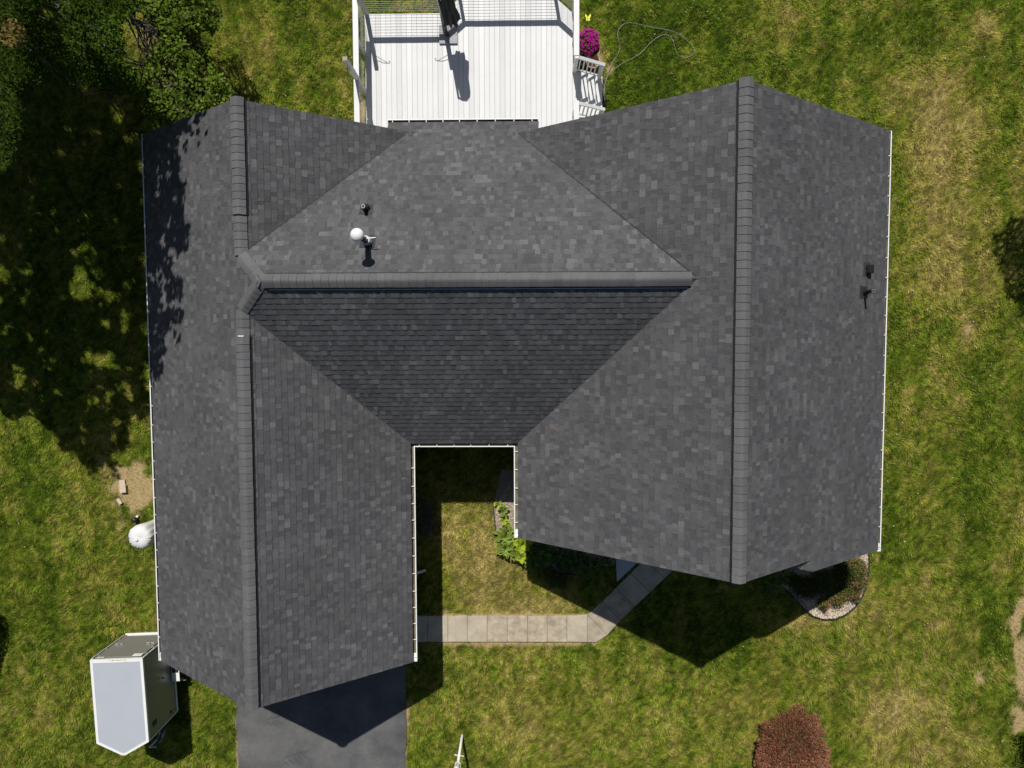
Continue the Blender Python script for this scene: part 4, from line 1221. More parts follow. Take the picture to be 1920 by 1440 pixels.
shade_clump([(1862, 468), (1872, 470), (1868, 432), (1884, 430), (1898, 405), (1915, 412), (1920, 398), (2080, 380), (2080, 640), (1925, 600), (1908, 596), (1900, 560), (1882, 548), (1884, 520), (1866, 500)], 2.2, 6.0, 9000, 'side_tree', 'leafy tree just beyond the right edge shading the side lawn', (2030, 330), .14)
shade_clump([(1892, 1382), (1902, 1376), (1920, 1372), (2020, 1365), (2020, 1520), (1905, 1500), (1893, 1450), (1899, 1420)], 0.7, 2.2, 9000, 'corner_shrub', 'dark shrub beyond the mulch at the lower right corner', (2000, 1350), .05, 'shrub', size=(.05, .09))
shade_clump([(-120, 1150), (-10, 1158), (6, 1160), (10, 1172), (17, 1190), (12, 1215), (5, 1232), (2, 1262), (-120, 1275)], 1.2, 4.0, 9000, 'edge_tree', 'tree beyond the left edge beside the trailer lawn', (-150, 1090), .08, size=(.06, .10))

# ------------------------------------------------------------------ red leaved shrub
base = at(1487, 1384, 0); t = thing('red_barberry', 'rounded shrub with dense rusty red leaves on the front lawn', 'shrub', base)
RED = [(1426, 1362), (1438, 1347), (1452, 1352), (1462, 1336), (1478, 1326), (1484, 1330), (1492, 1320), (1506, 1322), (1508, 1332), (1520, 1338), (1532, 1343), (1538, 1356), (1544, 1372), (1546, 1386), (1552, 1396), (1556, 1412), (1558, 1432), (1552, 1455), (1535, 1476), (1500, 1490), (1460, 1486), (1430, 1468), (1418, 1440), (1414, 1418), (1422, 1404), (1424, 1385)]
def dome(pts, u_):
    r = np.hypot((pts[:, 0] - 1487) / 74, (pts[:, 1] - 1405) / 86); return .18 + (1.05 * np.sqrt(np.clip(1 - r * r, 0.02, 1))) * (0.45 + .55 * u_)
CR = px_cloud(RED, 24000, 0, 1, (), 520, (.03, .15), dome, 34.0)
k = len(CR); off = np.array(base)
outd = CR - np.array([base.x, base.y - .2, .1]); outd += rng.normal(size=(k, 3)) * .35
colr = greens(k, (.24, .098, .062), (.46, .210, .138)); mm = rng.random(k) < .05 + .16 * (np.hypot(CR[:, 0] - base.x, CR[:, 1] - base.y + .55) < .35)
colr[mm] = np.array([.40, .24, .08]) * rng.uniform(.6, 1.2, (mm.sum(), 1))
me = leaf_mesh('crown', CR - off, rng.normal(size=(k, 3)) * .7 + np.array([0, 0, 1]), rng.uniform(.04, .10, k), rng.uniform(.012, .026, k), colr * rng.uniform(.6, 1.35, (k, 1)), outd)
o = bpy.data.objects.new('crown', me); link_child(o, t)
mb = MB(); rt = random.Random(2)
for k_ in range(46):
    a = rt.uniform(0, 6.28); r_ = rt.uniform(.5, 1.0); mb.tube([base, base + Vector((math.cos(a) * r_ * .5, math.sin(a) * r_ * .5, rt.uniform(.4, .7))), base + Vector((math.cos(a) * r_, math.sin(a) * r_, rt.uniform(.4, 1.05)))], [.016, .010, .004], 4)
mb.build('stem', M['red_bark'], t)

# ------------------------------------------------------------------ shrubs in the right bed
def bed_shrub(px, py, rx, ry, h, k, label, lo, hi, tip=None, ptip=.3, Ls=(.03, .06), Ws=(.018, .034)):
    base = at(px, py, 0); t = thing('bed_shrub', label, 'shrub', base, 'low shrubs in the rounded gravel bed')
    sc = FPX / H; d = rng.normal(size=(k, 3)); d /= np.linalg.norm(d, axis=1, keepdims=True); d[:, 2] = np.abs(d[:, 2])
    rad = rng.uniform(.45, 1, (k, 1)) * (0.72 + .45 * rng.random((k, 1)) * (fbm(d[:, 0] * 3 + px, d[:, 1] * 3 + py, 3, 2)[:, None] * 1.6))
    C = d * rad * np.array([rx / sc, ry / sc, h]) + np.array([0, 0, .04])
    col = greens(k, lo, hi) * (.6 + .8 * fbm(C[:, 0] * 5 + px, C[:, 1] * 5, 15, 2))[:, None]
    if tip is not None:
        m = rng.random(k) < ptip * (fbm(C[:, 0] * 6 + px, C[:, 1] * 6, 9, 2) > .5) * 1.6; col[m] = np.array(tip) * rng.uniform(.7, 1.25, (m.sum(), 1))
    me = leaf_mesh('foliage', C, rng.normal(size=(k, 3)) * .6 + np.array([0, 0, 1]), rng.uniform(*Ls, k), rng.uniform(*Ws, k), col)
    o = bpy.data.objects.new('foliage', me); link_child(o, t)
    mb = MB()
    for k_ in range(12):
        e = C[rng.integers(k)]; mb.tube([base, base + Vector(e * .5) + Vector((0, 0, .05)), base + Vector(e)], [.010, .007, .003], 4)
    mb.build('stem', M['red_bark'], t)
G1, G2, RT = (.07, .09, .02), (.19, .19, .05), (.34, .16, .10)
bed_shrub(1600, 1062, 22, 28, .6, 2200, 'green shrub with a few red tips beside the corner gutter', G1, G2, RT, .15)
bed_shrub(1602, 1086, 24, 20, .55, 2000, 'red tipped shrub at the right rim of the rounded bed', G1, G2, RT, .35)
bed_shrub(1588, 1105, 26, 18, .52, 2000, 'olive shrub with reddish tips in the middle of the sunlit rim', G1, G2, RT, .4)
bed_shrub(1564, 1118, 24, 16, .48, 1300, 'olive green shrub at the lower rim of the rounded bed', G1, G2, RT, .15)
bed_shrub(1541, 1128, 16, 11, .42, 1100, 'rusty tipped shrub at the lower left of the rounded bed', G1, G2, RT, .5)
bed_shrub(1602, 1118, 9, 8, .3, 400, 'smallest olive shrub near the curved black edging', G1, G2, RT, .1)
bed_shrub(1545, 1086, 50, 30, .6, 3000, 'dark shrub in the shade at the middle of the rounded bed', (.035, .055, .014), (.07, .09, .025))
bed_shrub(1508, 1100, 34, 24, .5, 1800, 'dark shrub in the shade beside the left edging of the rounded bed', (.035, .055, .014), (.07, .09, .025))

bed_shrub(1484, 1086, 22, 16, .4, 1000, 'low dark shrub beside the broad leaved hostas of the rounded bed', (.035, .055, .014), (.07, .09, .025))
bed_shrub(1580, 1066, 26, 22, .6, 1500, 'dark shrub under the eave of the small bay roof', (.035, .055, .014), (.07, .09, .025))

# ------------------------------------------------------------------ hostas
def hosta_leaf(L, W, cols, arch=.25, name='leaf'):
    rows = [(0, .05), (.12, .10), (.3, .42), (.5, .5), (.7, .42), (.88, .2), (1, .01)]
    V = []; CC = []
    for t, w_ in rows:
        z = arch * L * (math.sin(t * math.pi * .62)) * 1.2 - .14 * L * t * t
        for s in (-1, -.55, 0, .55, 1):
            V.append((t * L, s * w_ * W, z + abs(s) * w_ * W * .28)); CC.append(cols[1] if abs(s) > .9 or t > .95 else cols[0])
    F = [(i * 5 + j, i * 5 + j + 1, (i + 1) * 5 + j + 1, (i + 1) * 5 + j) for i in range(len(rows) - 1) for j in range(4)]
    return np_mesh(name, V, F, M['broad_leaf'], True, None, {'tint': np.array(CC)})
HM = {}
HM['green'] = [hosta_leaf(1, .62, ((.07 * f, .125 * f, .022 * f), (.075 * f, .13 * f, .024 * f))) for f in (.8, 1, 1.2)]
HM['lime'] = [hosta_leaf(1, .75, ((.33 * f, .42 * f, .024 * f), (.36 * f, .45 * f, .04 * f))) for f in (.85, 1, 1.1)]
HM['edged'] = [hosta_leaf(1, .55, ((.14 * f, .23 * f, .030 * f), (.44 * f, .46 * f, .09 * f))) for f in (.8, 1, 1.2)]
def hosta(px, py, r, n_, kind, label, size):
    base = at(px, py, .0); t = thing('hosta', label, 'plant', base, 'hostas in the bed by the right wing')
    for k in range(n_):
        ring = k / n_
        a = k * 2.399 + random.uniform(-.3, .3); el = (1 - ring) * random.uniform(.5, 1.0) + random.uniform(0, .2)
        L = size * random.uniform(.75, 1.15); d = r * ring ** .7 * random.uniform(.6, 1.0)
        R = Matrix.Translation(base + Vector((math.cos(a) * d * .6, math.sin(a) * d * .6, .10 + .22 * (1 - ring) * r / .4))) @ Matrix.Rotation(a, 4, 'Z') @ Matrix.Rotation(-el * .7, 4, 'Y') @ Matrix.Rotation(random.uniform(-.35, .35), 4, 'X') @ Matrix.Scale(L, 4)
        inst('leaf', random.choice(HM[kind]), t, R)
        if k % 4 == 0:
            pass
    mb = MB()
    for k in range(7):
        a = k * .9; mb.tube([base, base + Vector((math.cos(a) * .05, math.sin(a) * .05, .16))], [.008, .005], 5)
    mb.build('stem', M['red_bark'], t)
hosta(935, 944, .12, 5, 'lime', 'small lime hosta at the shadow edge of the gravel', .13)
hosta(944, 956, .22, 12, 'edged', 'hosta with pale leaf rims by the gutter corner', .15)
hosta(946, 971, .16, 8, 'lime', 'small bright hosta in the open gravel', .14)
hosta(950, 1000, .42, 54, 'edged', 'largest cream edged hosta at the lawn side of the bed', .20)
hosta(949, 1022, .40, 48, 'edged', 'cream edged hosta at the lower bend of the bed', .19)
hosta(968, 1033, .32, 30, 'edged', 'cream edged hosta next to the lime hosta', .18)
hosta(981, 1015, .28, 26, 'lime', 'lime yellow hosta under the white gutter corner', .26)
hosta(979, 1040, .24, 18, 'lime', 'lower lime yellow hosta at the shadow line', .20)
hosta(1002, 1030, .34, 22, 'green', 'green hosta just inside the roof shadow', .26)
hosta(1000, 1052, .30, 18, 'green', 'green hosta at the shaded front of the bed', .24)
hosta(1022, 1034, .34, 22, 'green', 'broad green hosta under the gable edge', .28)
hosta(1082, 1050, .40, 28, 'green', 'widest dark green hosta in the shade', .27)
hosta(1100, 1062, .36, 24, 'green', 'dark green hosta leaning over the shaded lawn', .26)
hosta(1056, 1042, .32, 20, 'green', 'dark green hosta between the two broad ones', .24)
hosta(1128, 1052, .30, 18, 'green', 'green hosta closest to the porch pad', .22)
hosta(1440, 1082, .30, 14, 'green', 'broad leaved hosta under the ridge end by the rounded bed', .26)
hosta(1462, 1076, .30, 14, 'green', 'broad leaved hosta at the left rim of the rounded bed', .26)
# spiky dark plant among the hostas
base = at(1045, 1070, 0); t = thing('spiky_plant', 'dark fine leaved plant in front of the shaded hostas', 'plant', base)
k = 700; a = rng.uniform(0, 6.28, k); r_ = rng.uniform(.05, .45, k); C = np.stack([np.cos(a) * r_, np.sin(a) * r_, .12 + .32 * (1 - r_ * 1.6) + rng.uniform(-.05, .1, k)], 1)
dd = C.copy(); dd[:, 2] -= .2
me = leaf_mesh('foliage', C, rng.normal(size=(k, 3)) * .3 + np.array([0, 0, 1]), rng.uniform(.10, .2, k), rng.uniform(.012, .022, k), greens(k, (.03, .05, .02), (.07, .09, .04)), dd)
o = bpy.data.objects.new('foliage', me); link_child(o, t)
# bluish grassy plant in the shaded court
base = at(801, 968, 0); t = thing('court_plant', 'fine leaved bluish plant in the shaded left side of the court', 'plant', base)
k = 900; C = rng.normal(size=(k, 3)) * np.array([.13, .30, .10]) + np.array([0, 0, .25])
me = leaf_mesh('foliage', C, rng.normal(size=(k, 3)) * .6 + np.array([0, 0, 1]), rng.uniform(.05, .1, k), rng.uniform(.015, .03, k), greens(k, (.06, .07, .07), (.13, .13, .16)))
o = bpy.data.objects.new('foliage', me); link_child(o, t)

# ------------------------------------------------------------------ deck
ZD = 0.65
dk = at(880, 120, 0); deck = thing('deck', 'white painted wooden deck with railings behind the house', 'deck', dk)
p0 = at(684, 25, ZD); pR = at(1073.5, 24, ZD)
XD0, XD1 = p0.x, pR.x
yT0 = at(760, 25.5, ZD).y; yT1 = at(950, -6, ZD).y; yT2 = pR.y
xb0 = at(829, 25, ZD).x; xb1 = at(863, -6, ZD).x; xb2 = at(1039, -6, ZD).x
def ytop(x):
    if x < xb0: return yT0
    if x < xb1: return yT0 + (yT1 - yT0) * (x - xb0) / (xb1 - xb0)
    if x < xb2: return yT1
    return yT1 + (yT2 - yT1) * min(1, (x - xb2) / (XD1 - xb2))
yBot = YlR - 0.30
BW = 0.1446
nb = int(round((XD1 - XD0) / BW)); bw = (XD1 - XD0) / nb
for k in range(nb):
    x0 = XD0 + k * bw + .002; x1 = XD0 + (k + 1) * bw - .002
    mb = MB(); dz = random.uniform(-.0015, .0015)
    mb.prism([(x0, yBot), (x1, yBot), (x1, ytop(x1)), (x0, ytop(x0))], ZD - .028, ZD + dz)
    mb.build('deck_board', M[random.choice(('deck', 'deck', 'deck_b', 'deck_c'))], deck, bevel=.003)
ys0, ys1 = at(1084, 107, 1.60).y, at(1084, 193, 1.60).y          # stair opening
mb = MB(); mb.prism([(XD1 + .003, ys1 - .05), (XD1 + .13, ys1 - .05), (XD1 + .13, ys0 + .05), (XD1 + .003, ys0 + .05)], ZD - .028, ZD); mb.build('deck_board', M['deck'], deck, bevel=.003)
fr_ = MB()
for x in np.arange(XD0 + .3, XD1, .41): fr_.bar((x, yBot, ZD - .13), (x, ytop(x) - .06, ZD - .13), .04, .18)
fr_.build('joists', M['deck_frame'], deck)['kind'] = 'stuff'
ring = [(XD0, yBot), (XD0, yT0), (xb0, yT0), (xb1, yT1), (xb2, yT1), (XD1, yT2), (XD1, yBot)]
for a, b_ in zip(ring[:-1], ring[1:]):
    mb = MB(); mb.bar((a[0], a[1], ZD - .14), (b_[0], b_[1], ZD - .14), .035, .20); mb.build('rim_board', M['rail'], deck)
for x, y in ring + [(XD0, (yBot + yT0) / 2), (XD1, ys0), (XD1, ys1)]:
    mb = MB(); mb.box((x * .995, y, (ZD - .05) / 2), (.12, .12, ZD - .05)); mb.build('support_post', M['deck_frame'], deck)

RH = 1.0          # rail height over the deck
def railing(a, b_, out, posts=(0, 1), rails=8):
    a = Vector((*a, ZD)) + Vector((*out, 0)) * .035; b_ = Vector((*b_, ZD)) + Vector((*out, 0)) * .035
    mb = MB(); mb.bar(a + Vector((0, 0, RH)), b_ + Vector((0, 0, RH)), .150, .034)
    tr = mb.build('railing', M['rail'], deck, bevel=.006)
    for k in range(rails):
        z = .09 + k * (RH - .14) / rails; mb = MB(); mb.bar(a + Vector((0, 0, z)), b_ + Vector((0, 0, z)), .0065, .0065); mb.build('rail', M['cable'], tr)
    for s in posts:
        p = a.lerp(b_, s); mb = MB(); mb.box(p + Vector((0, 0, RH / 2 - .07)), (.085, .085, RH + .10)); mb.build('post', M['rail'], tr)
ySp = at(684, 172, ZD).y
railing((XD0, yT0), (XD0, ySp + .03), (-1, 0), (.5,)); railing((XD0, ySp - .03), (XD0, yBot + .05), (-1, 0), ())
railing((XD0, yT0), (xb0, yT0), (0, 1), ()); railing((xb0, yT0), (xb1, yT1), (-.69, .72), (0, 1)); railing((xb1, yT1), (xb2, yT1), (0, 1), ())
railing((xb2, yT1), (XD1, yT2), (.68, .73), (0, 1)); railing((XD1, yT2), (XD1, ys0 + .02), (1, 0), (0, .5)); railing((XD1, ys1 - .02), (XD1, yBot + .05), (1, 0), (.5,))

# tall corner posts with hook brackets
def tall_post(x, y, h, d, both=False):
    mb = MB(); mb.box((x, y, (h + ZD) / 2), (.105, .105, h + ZD)); mb.box((x, y, h + ZD + .004), (.09, .09, .008), mi=1)
    p = mb.build('tall_post', [M['lumber'], M['wood_end']], deck)
    hb = MB(); z = ZD + h - .32
    for s in ((1, -1) if both else (1,)):
        dv = Vector((d[0] * s, d[1] * s, 0)); q = Vector((x, y, z)) + dv * .05
        hb.tube([q, q + dv * .18 + Vector((0, 0, .05)), q + dv * .36 + Vector((0, 0, .02)), q + dv * .38 + Vector((0, 0, -.05)), q + dv * .34 + Vector((0, 0, -.07))], .009, 5)
        hb.tube([q + Vector((0, 0, -.16)), q + dv * .30 + Vector((0, 0, .02))], .007, 5)
    hb.build('plant_hook', M['dark_steel'], p)
tall_post(XD0 - .02, ySp, 2.30, (0, 1), True)
tall_post(XD0 + .05, yT0 + .01, 2.0, (1, -.2)); tall_post(xb0, yT0 + .01, 2.0, (-1, -.05))

# stairs
xe = [1087.5, 1101.5, 1115.5, 1129.5]
xs_t = [at(xe[k], 165, ZD - .1625 * (k if k else 1)).x for k in range(4)]
ym = (ys0 + ys1) / 2; wid = ys0 - ys1 + .06
for k in range(1, 4):
    z = ZD - .1625 * k
    x0 = XD1 + .13 if k == 1 else xs_t[k - 1]
    mb = MB(); mb.box(((x0 + xs_t[k]) / 2, ym, z - .015), (xs_t[k] - x0 - .004, wid, .03)); st = mb.build('stair_tread', M['deck'], deck, bevel=.004)
    mb = MB(); mb.box((x0 + .012, ym, z + .066), (.02, wid - .02, .128)); mb.build('stair_riser', M['rail'], deck)
mb = MB(); mb.box((xs_t[3] - .012, ym, .07), (.02, wid - .02, .13)); mb.build('stair_riser', M['rail'], deck)
for y in (ys0, ys1):
    a = Vector((at(1083, 107, 1.60).x, y, 1.60)); b_ = Vector((at(1133.5, 123, 1.03).x, y, 1.05))
    mb = MB(); mb.bar(a, b_, .09, .05); mb.tube([b_, b_ + Vector((.01, 0, -.002))], .045, 12)
    hr = mb.build('stair_rail', M['rail'], deck, bevel=.006)
    mb = MB(); mb.bar(a - Vector((0, 0, .82)), b_ - Vector((0, 0, .82)), .04, .05); mb.build('bottom_rail', M['rail'], hr)
    for t in np.linspace(.12, .86, 6):
        q = a.lerp(b_, t); mb = MB(); mb.box(q - Vector((0, 0, .43)), (.034, .034, .82)); mb.build('baluster', M['rail'], hr)
    mb = MB(); mb.box((a.x - .02, y, ZD + .5), (.10, .10, 1.0)); mb.build('newel_post', M['rail'], hr)
    q = a.lerp(b_, .93); mb = MB(); mb.box((q.x, y, q.z / 2 - .02), (.10, .10, q.z - .04)); mb.build('newel_post', M['rail'], hr)

# ------------------------------------------------------------------ closed offset parasol on the deck
fb = at(839, 66, ZD); pc = at(840.5, 64, ZD)
um = thing('parasol', 'closed black offset parasol on a square granite foot on the deck', 'parasol', (pc.x, pc.y, ZD))
sl = at(840.5, 64, ZD + .05)
for dx in (-1, 1):
    for dy in (-1, 1):
        mb = MB(); mb.box((sl.x + dx * .129, sl.y + dy * .129, ZD + .031), (.254, .254, .05)); mb.build('base_slab', M['granite'], um, bevel=.006)
fx, fy = fb.x, fb.y
mb = MB(); mb.tube([(fx, fy, ZD + .05), (fx, fy, ZD + 2.30)], .030, 12); mb.build('pole', M['black_plastic'], um, True)
mb = MB(); mb.tube([(fx, fy, ZD + .05), (fx, fy, ZD + .25)], [.06, .045], 12); mb.build('pole_socket', M['black_plastic'], um)
mb = MB(); mb.tube([(fx, fy, ZD + 2.26), (fx + .1, fy, ZD + 2.36), (fx + .21, fy, ZD + 2.35)], .026, 8); mb.build('arm', M['black_plastic'], um)
def canopy():
    cx, cy = fx + .20, fy + .01; n_ = 64; prof = [(.05, 2.36), (.10, 2.28), (.13, 2.1), (.150, 1.85), (.165, 1.6), (.175, 1.35), (.185, 1.15), (.20, .98), (.175, .84)]
    V = []; F = []
    for i, (r, z) in enumerate(prof):
        for k in range(n_):
            t = 2 * math.pi * k / n_
            a = 1 + (.10 + .20 * i / 8) * math.cos(8 * t + .5 * math.sin(i * .9)) + .07 * math.sin(13 * t + i) + .09 * math.sin(3 * t + 1.3 * i)
            zz_ = z + (random.uniform(-.03, .03) + .07 * math.cos(5 * t) + .05 * math.cos(8 * t) if i == len(prof) - 1 else 0)
            V.append((cx + r * a * math.cos(t), cy + r * a * math.sin(t), ZD + zz_))
    for i in range(len(prof) - 1):
        for k in range(n_): F.append((i * n_ + k, i * n_ + (k + 1) % n_, (i + 1) * n_ + (k + 1) % n_, (i + 1) * n_ + k))
    F.append(tuple(range(n_)))
    mb = MB(); mb.add(V, F); return mb
canopy().build('canopy', M['black_cloth'], um, False)

# ------------------------------------------------------------------ pots, ornament, hose
base = at(1108, 100, 0); t = thing('flower_pot', 'dark pot overflowing with magenta petunias beside the deck', 'flower pot', base)
mb = MB(); mb.lathe([(.15, 0), (.20, .34), (.215, .36), (.195, .36), (.18, .30)], base, 24); mb.build('pot', M['black_plastic'], t, True)
mb = MB(); mb.lathe([(.17, .29), (.17, .30)], base, 16); mb.build('soil', M['soil'], t)
fc = at(1103, 80, .45)
k = 1400; d = rng.normal(size=(k, 3)); d /= np.linalg.norm(d, axis=1, keepdims=True); d[:, 2] = np.abs(d[:, 2]); C = d * rng.uniform(.5, 1, (k, 1)) * np.array([.29, .36, .24]) + np.array(fc) - np.array(base) + np.array([0, 0, -.02])
me = leaf_mesh('foliage', C, rng.normal(size=(k, 3)) * .6 + np.array([0, 0, 1]), rng.uniform(.03, .06, k), rng.uniform(.02, .035, k), greens(k, (.05, .08, .015), (.13, .16, .04)))
o = bpy.data.objects.new('foliage', me); link_child(o, t)
V = []; F = []; CC = []
for _ in range(210):
    d = Vector((random.gauss(0, 1), random.gauss(0, 1), abs(random.gauss(0, 1)) + .15)).normalized()
    if random.random() < .25 and d.x > .2 and d.y < .1: continue
    c_ = Vector((d.x * .30, d.y * .37, d.z * .25)) * random.uniform(.92, 1.08) + fc - Vector(base)
    n0 = (d + Vector((0, 0, .6))).normalized(); a = n0.orthogonal().normalized(); b2 = n0.cross(a); r = random.uniform(.024, .036); i0 = len(V)
    V.append(c_ - n0 * .012)
    for j in range(10):
        th = j * math.pi / 5; rr = r * (1 if j % 2 == 0 else .72); V.append(c_ + (a * math.cos(th) + b2 * math.sin(th)) * rr + n0 * .006)
    F += [(i0, i0 + 1 + j, i0 + 1 + (j + 1) % 10) for j in range(10)]
    col = np.array((.55, .022, .33)) * random.uniform(.7, 1.1); CC += [col] * 11
me = np_mesh('blossoms', V, F, M['petal'], False, None, {'tint': np.array(CC)}); o = bpy.data.objects.new('blossoms', me); link_child(o, t); o['kind'] = 'stuff'

base = at(1110, 122, 0); t = thing('plant_pot', 'empty terracotta pot behind the stair rail', 'plant pot', base)
mb = MB(); mb.lathe([(.13, 0), (.185, .24), (.205, .24), (.205, .30), (.185, .30), (.17, .12)], base, 28); mb.build('pot', M['terracotta'], t, True)
mb = MB(); mb.lathe([(.165, .10), (.165, .11)], base, 20); mb.build('soil', M['soil'], t)
mb = MB()
for r in (.195, .09): mb.tube([base + Vector((r * math.cos(a), r * math.sin(a), .305 if r > .1 else .13)) for a in np.linspace(0, 6.28, 25)], .012, 6)
mb.build('pot_rim', M['paver'], t)

base = at(1099, 52, 0); t = thing('garden_stake', 'yellow butterfly ornament on a stake beside the deck', 'ornament', base)
mb = MB(); mb.tube([base, base + Vector((0, 0, .55))], .005, 6); mb.build('stake', M['dark_steel'], t)
z = .55; c_ = base + Vector((0, 0, z))
for s in (-1, 1):
    mb = MB(); P_ = [(0, .05), (.03, .09), (.07, .12), (.085, .09), (.07, .04), (.045, .015), (.055, -.02), (.045, -.06), (.02, -.06), (0, -.03)]
    V = [c_ + Vector((s * x, y, abs(x) * .45)) for x, y in P_]; V2 = [v_ + Vector((0, 0, -.004)) for v_ in V]; m_ = len(V)
    mb.add(V + V2, [tuple(range(m_)), tuple(range(m_, 2 * m_))[::-1]] + [(i, (i + 1) % m_, m_ + (i + 1) % m_, m_ + i) for i in range(m_)]); mb.build('wing', M['yellow'], t)
mb = MB(); mb.tube([c_ + Vector((0, -.05, .004)), c_ + Vector((0, .07, .004))], .008, 6); mb.build('body', M['dark_steel'], t)

def smooth_path(pts, n_=8):
    P_ = [Vector(p) for p in pts]; out = []
    for i in range(len(P_) - 1):
        p0_, p1, p2, p3 = P_[max(i - 1, 0)], P_[i], P_[i + 1], P_[min(i + 2, len(P_) - 1)]
        for k in range(n_):
            t = k / n_; out.append(.5 * ((2 * p1) + (p2 - p0_) * t + (2 * p0_ - 5 * p1 + 4 * p2 - p3) * t * t + (3 * p1 - p0_ - 3 * p2 + p3) * t ** 3))
    out.append(P_[-1]); return out
hz = [(1130, 190), (1133, 175), (1135, 155), (1140, 137), (1148, 118), (1160, 99), (1162, 85), (1158, 66), (1162, 52), (1172, 44), (1186, 43), (1204, 47), (1235, 53), (1262, 59), (1282, 70), (1297, 85), (1302, 95), (1298, 103), (1286, 108), (1274, 105), (1267, 95), (1262, 77), (1254, 67), (1243, 65), (1230, 72), (1217, 83), (1204, 97), (1188, 108), (1170, 117), (1155, 127), (1141, 137), (1134, 160), (1132, 178)]
hzp = [at(x, y, .028 + .012 * random.random()) for x, y in hz]; hzp[-3] = at(1142, 138, .06)
t = thing('garden_hose', 'grey garden hose looped across the lawn beside the deck stairs', 'hose', hzp[0])
mb = MB(); mb.tube(smooth_path(hzp[:33], 6), .0085, 7); mb.build('hose', M['hose'], t, True)
mb = MB(); q = at(1133, 181, .05); mb.tube([q, q + Vector((.02, -.12, .0)), q + Vector((.0, -.2, 0))], [.045, .05, .02], 8); mb.build('nozzle', M['black_plastic'], t, True)

# ------------------------------------------------------------------ lamp post
base = at(866.5, 1379, 0); t = thing('lamp_post', 'white lamp post with a short crossbar on the front lawn', 'lamp post', base)
mb = MB(); mb.tube([base + Vector((0, 0, -.1)), base + Vector((0, 0, .04)), base + Vector((0, 0, 1.38))], [.042, .038, .036], 16); mb.build('post', M['white_metal'], t, True)
mb = MB(); d = Vector((1, -.16, 0)).normalized(); q = base + Vector((0, 0, 1.05)); mb.tube([q - d * .115, q + d * .115], .011, 8)
for s in (-1, 1): mb.lathe([(.004, -.018), (.016, -.01), (.019, 0), (.016, .01), (.004, .018)], q + d * .118 * s, 10)
mb.build('crossbar', M['white_metal'], t)
mb = MB(); mb.tube([base + Vector((0, 0, 1.36)), base + Vector((0, 0, 1.40)), base + Vector((0, 0, 1.46))], [.038, .052, .075], 16); mb.build('collar', M['white_metal'], t, True)
mb = MB()
for k in range(4):
    a = k * math.pi / 2 + .3; mb.bar(base + Vector((.075 * math.cos(a), .075 * math.sin(a), 1.46)), base + Vector((.12 * math.cos(a), .12 * math.sin(a), 1.78)), .014, .014)
mb.lathe([(.15, 1.78), (.15, 1.80), (.05, 1.92), (.015, 1.95)], base, 4); mb.build('lantern', M['white_metal'], t)
mb = MB(); mb.lathe([(.055, 1.46), (.09, 1.77)], base, 8); mb.build('lamp_glass', M['tarp'], t)

# ------------------------------------------------------------------ left side yard: covered heater, pavers, black pot
top = at(262, 1009, 1.22); base = Vector((top.x, top.y, 0))
t = thing('covered_grill', 'upright round grill under a tied pale grey cover beside the left wing', 'covered grill', base)
V = []; F = []; n_ = 96
prof = [(.0, 1.25), (.10, 1.262), (.20, 1.25), (.29, 1.205), (.345, 1.12), (.36, 1.0), (.335, .75), (.30, .45), (.285, .2), (.29, .02)]
for i, (r, z) in enumerate(prof):
    for k in range(n_):
        a = 2 * math.pi * k / n_; f = 1 + (.005 + .003 * i) * math.sin(13 * a + .6 * math.sin(3 * a)) + .02 * math.sin(5 * a + i * .3)
        zz_ = z + (.006 * math.sin(23 * a) * min(r / .2, 1) if i < 5 else 0)
        V.append((base.x + r * f * math.cos(a) - .04 * (z < 1.2), base.y + r * f * math.sin(a), zz_))
for i in range(len(prof) - 1):
    for k in range(n_): F.append((i * n_ + k, i * n_ + (k + 1) % n_, (i + 1) * n_ + (k + 1) % n_, (i + 1) * n_ + k))
mb = MB(); mb.add(V, F); mb.build('cover', M['tarp'], t, True)
mb = MB(); mb.lathe([(.03, 1.24), (.045, 1.275), (.03, 1.30)], base + Vector((-.06, -.05, 0)), 10, 0, 5, .2); mb.build('cover_knot', M['tarp'], t, True)
def paver(px, py, w, l, rz, z, label):
    p = at(px, py, z); mb = MB(); mb.box((p.x, p.y, z), (w, l, .05), rz); o = mb.build('paver', M['paver'], None, bevel=.006)
    tag(o, label, 'paver', 'loose pavers on the bare soil'); return o
paver(229.5, 905, .17, .17, .05, .03, 'small pale paver end at the top of the stacked pair')
paver(230.5, 916, .19, .25, .04, .075, 'largest pale paver lying across the other one')
paver(224, 940, .10, .19, .55, .03, 'single tilted pale brick below the pair of pavers')
base = at(257, 973, 0); t = thing('black_bucket', 'small black bucket with a white lid edge on the bare soil', 'bucket', base)
mb = MB(); mb.lathe([(.07, 0), (.085, .12), (.075, .19), (.03, .215)], base, 18); mb.build('bucket', M['black_plastic'], t, True)
mb = MB(); mb.lathe([(.035, .0), (.035, .08)], base + Vector((.04, .09, 0)), 12); mb.build('white_cap', M['white_metal'], t)

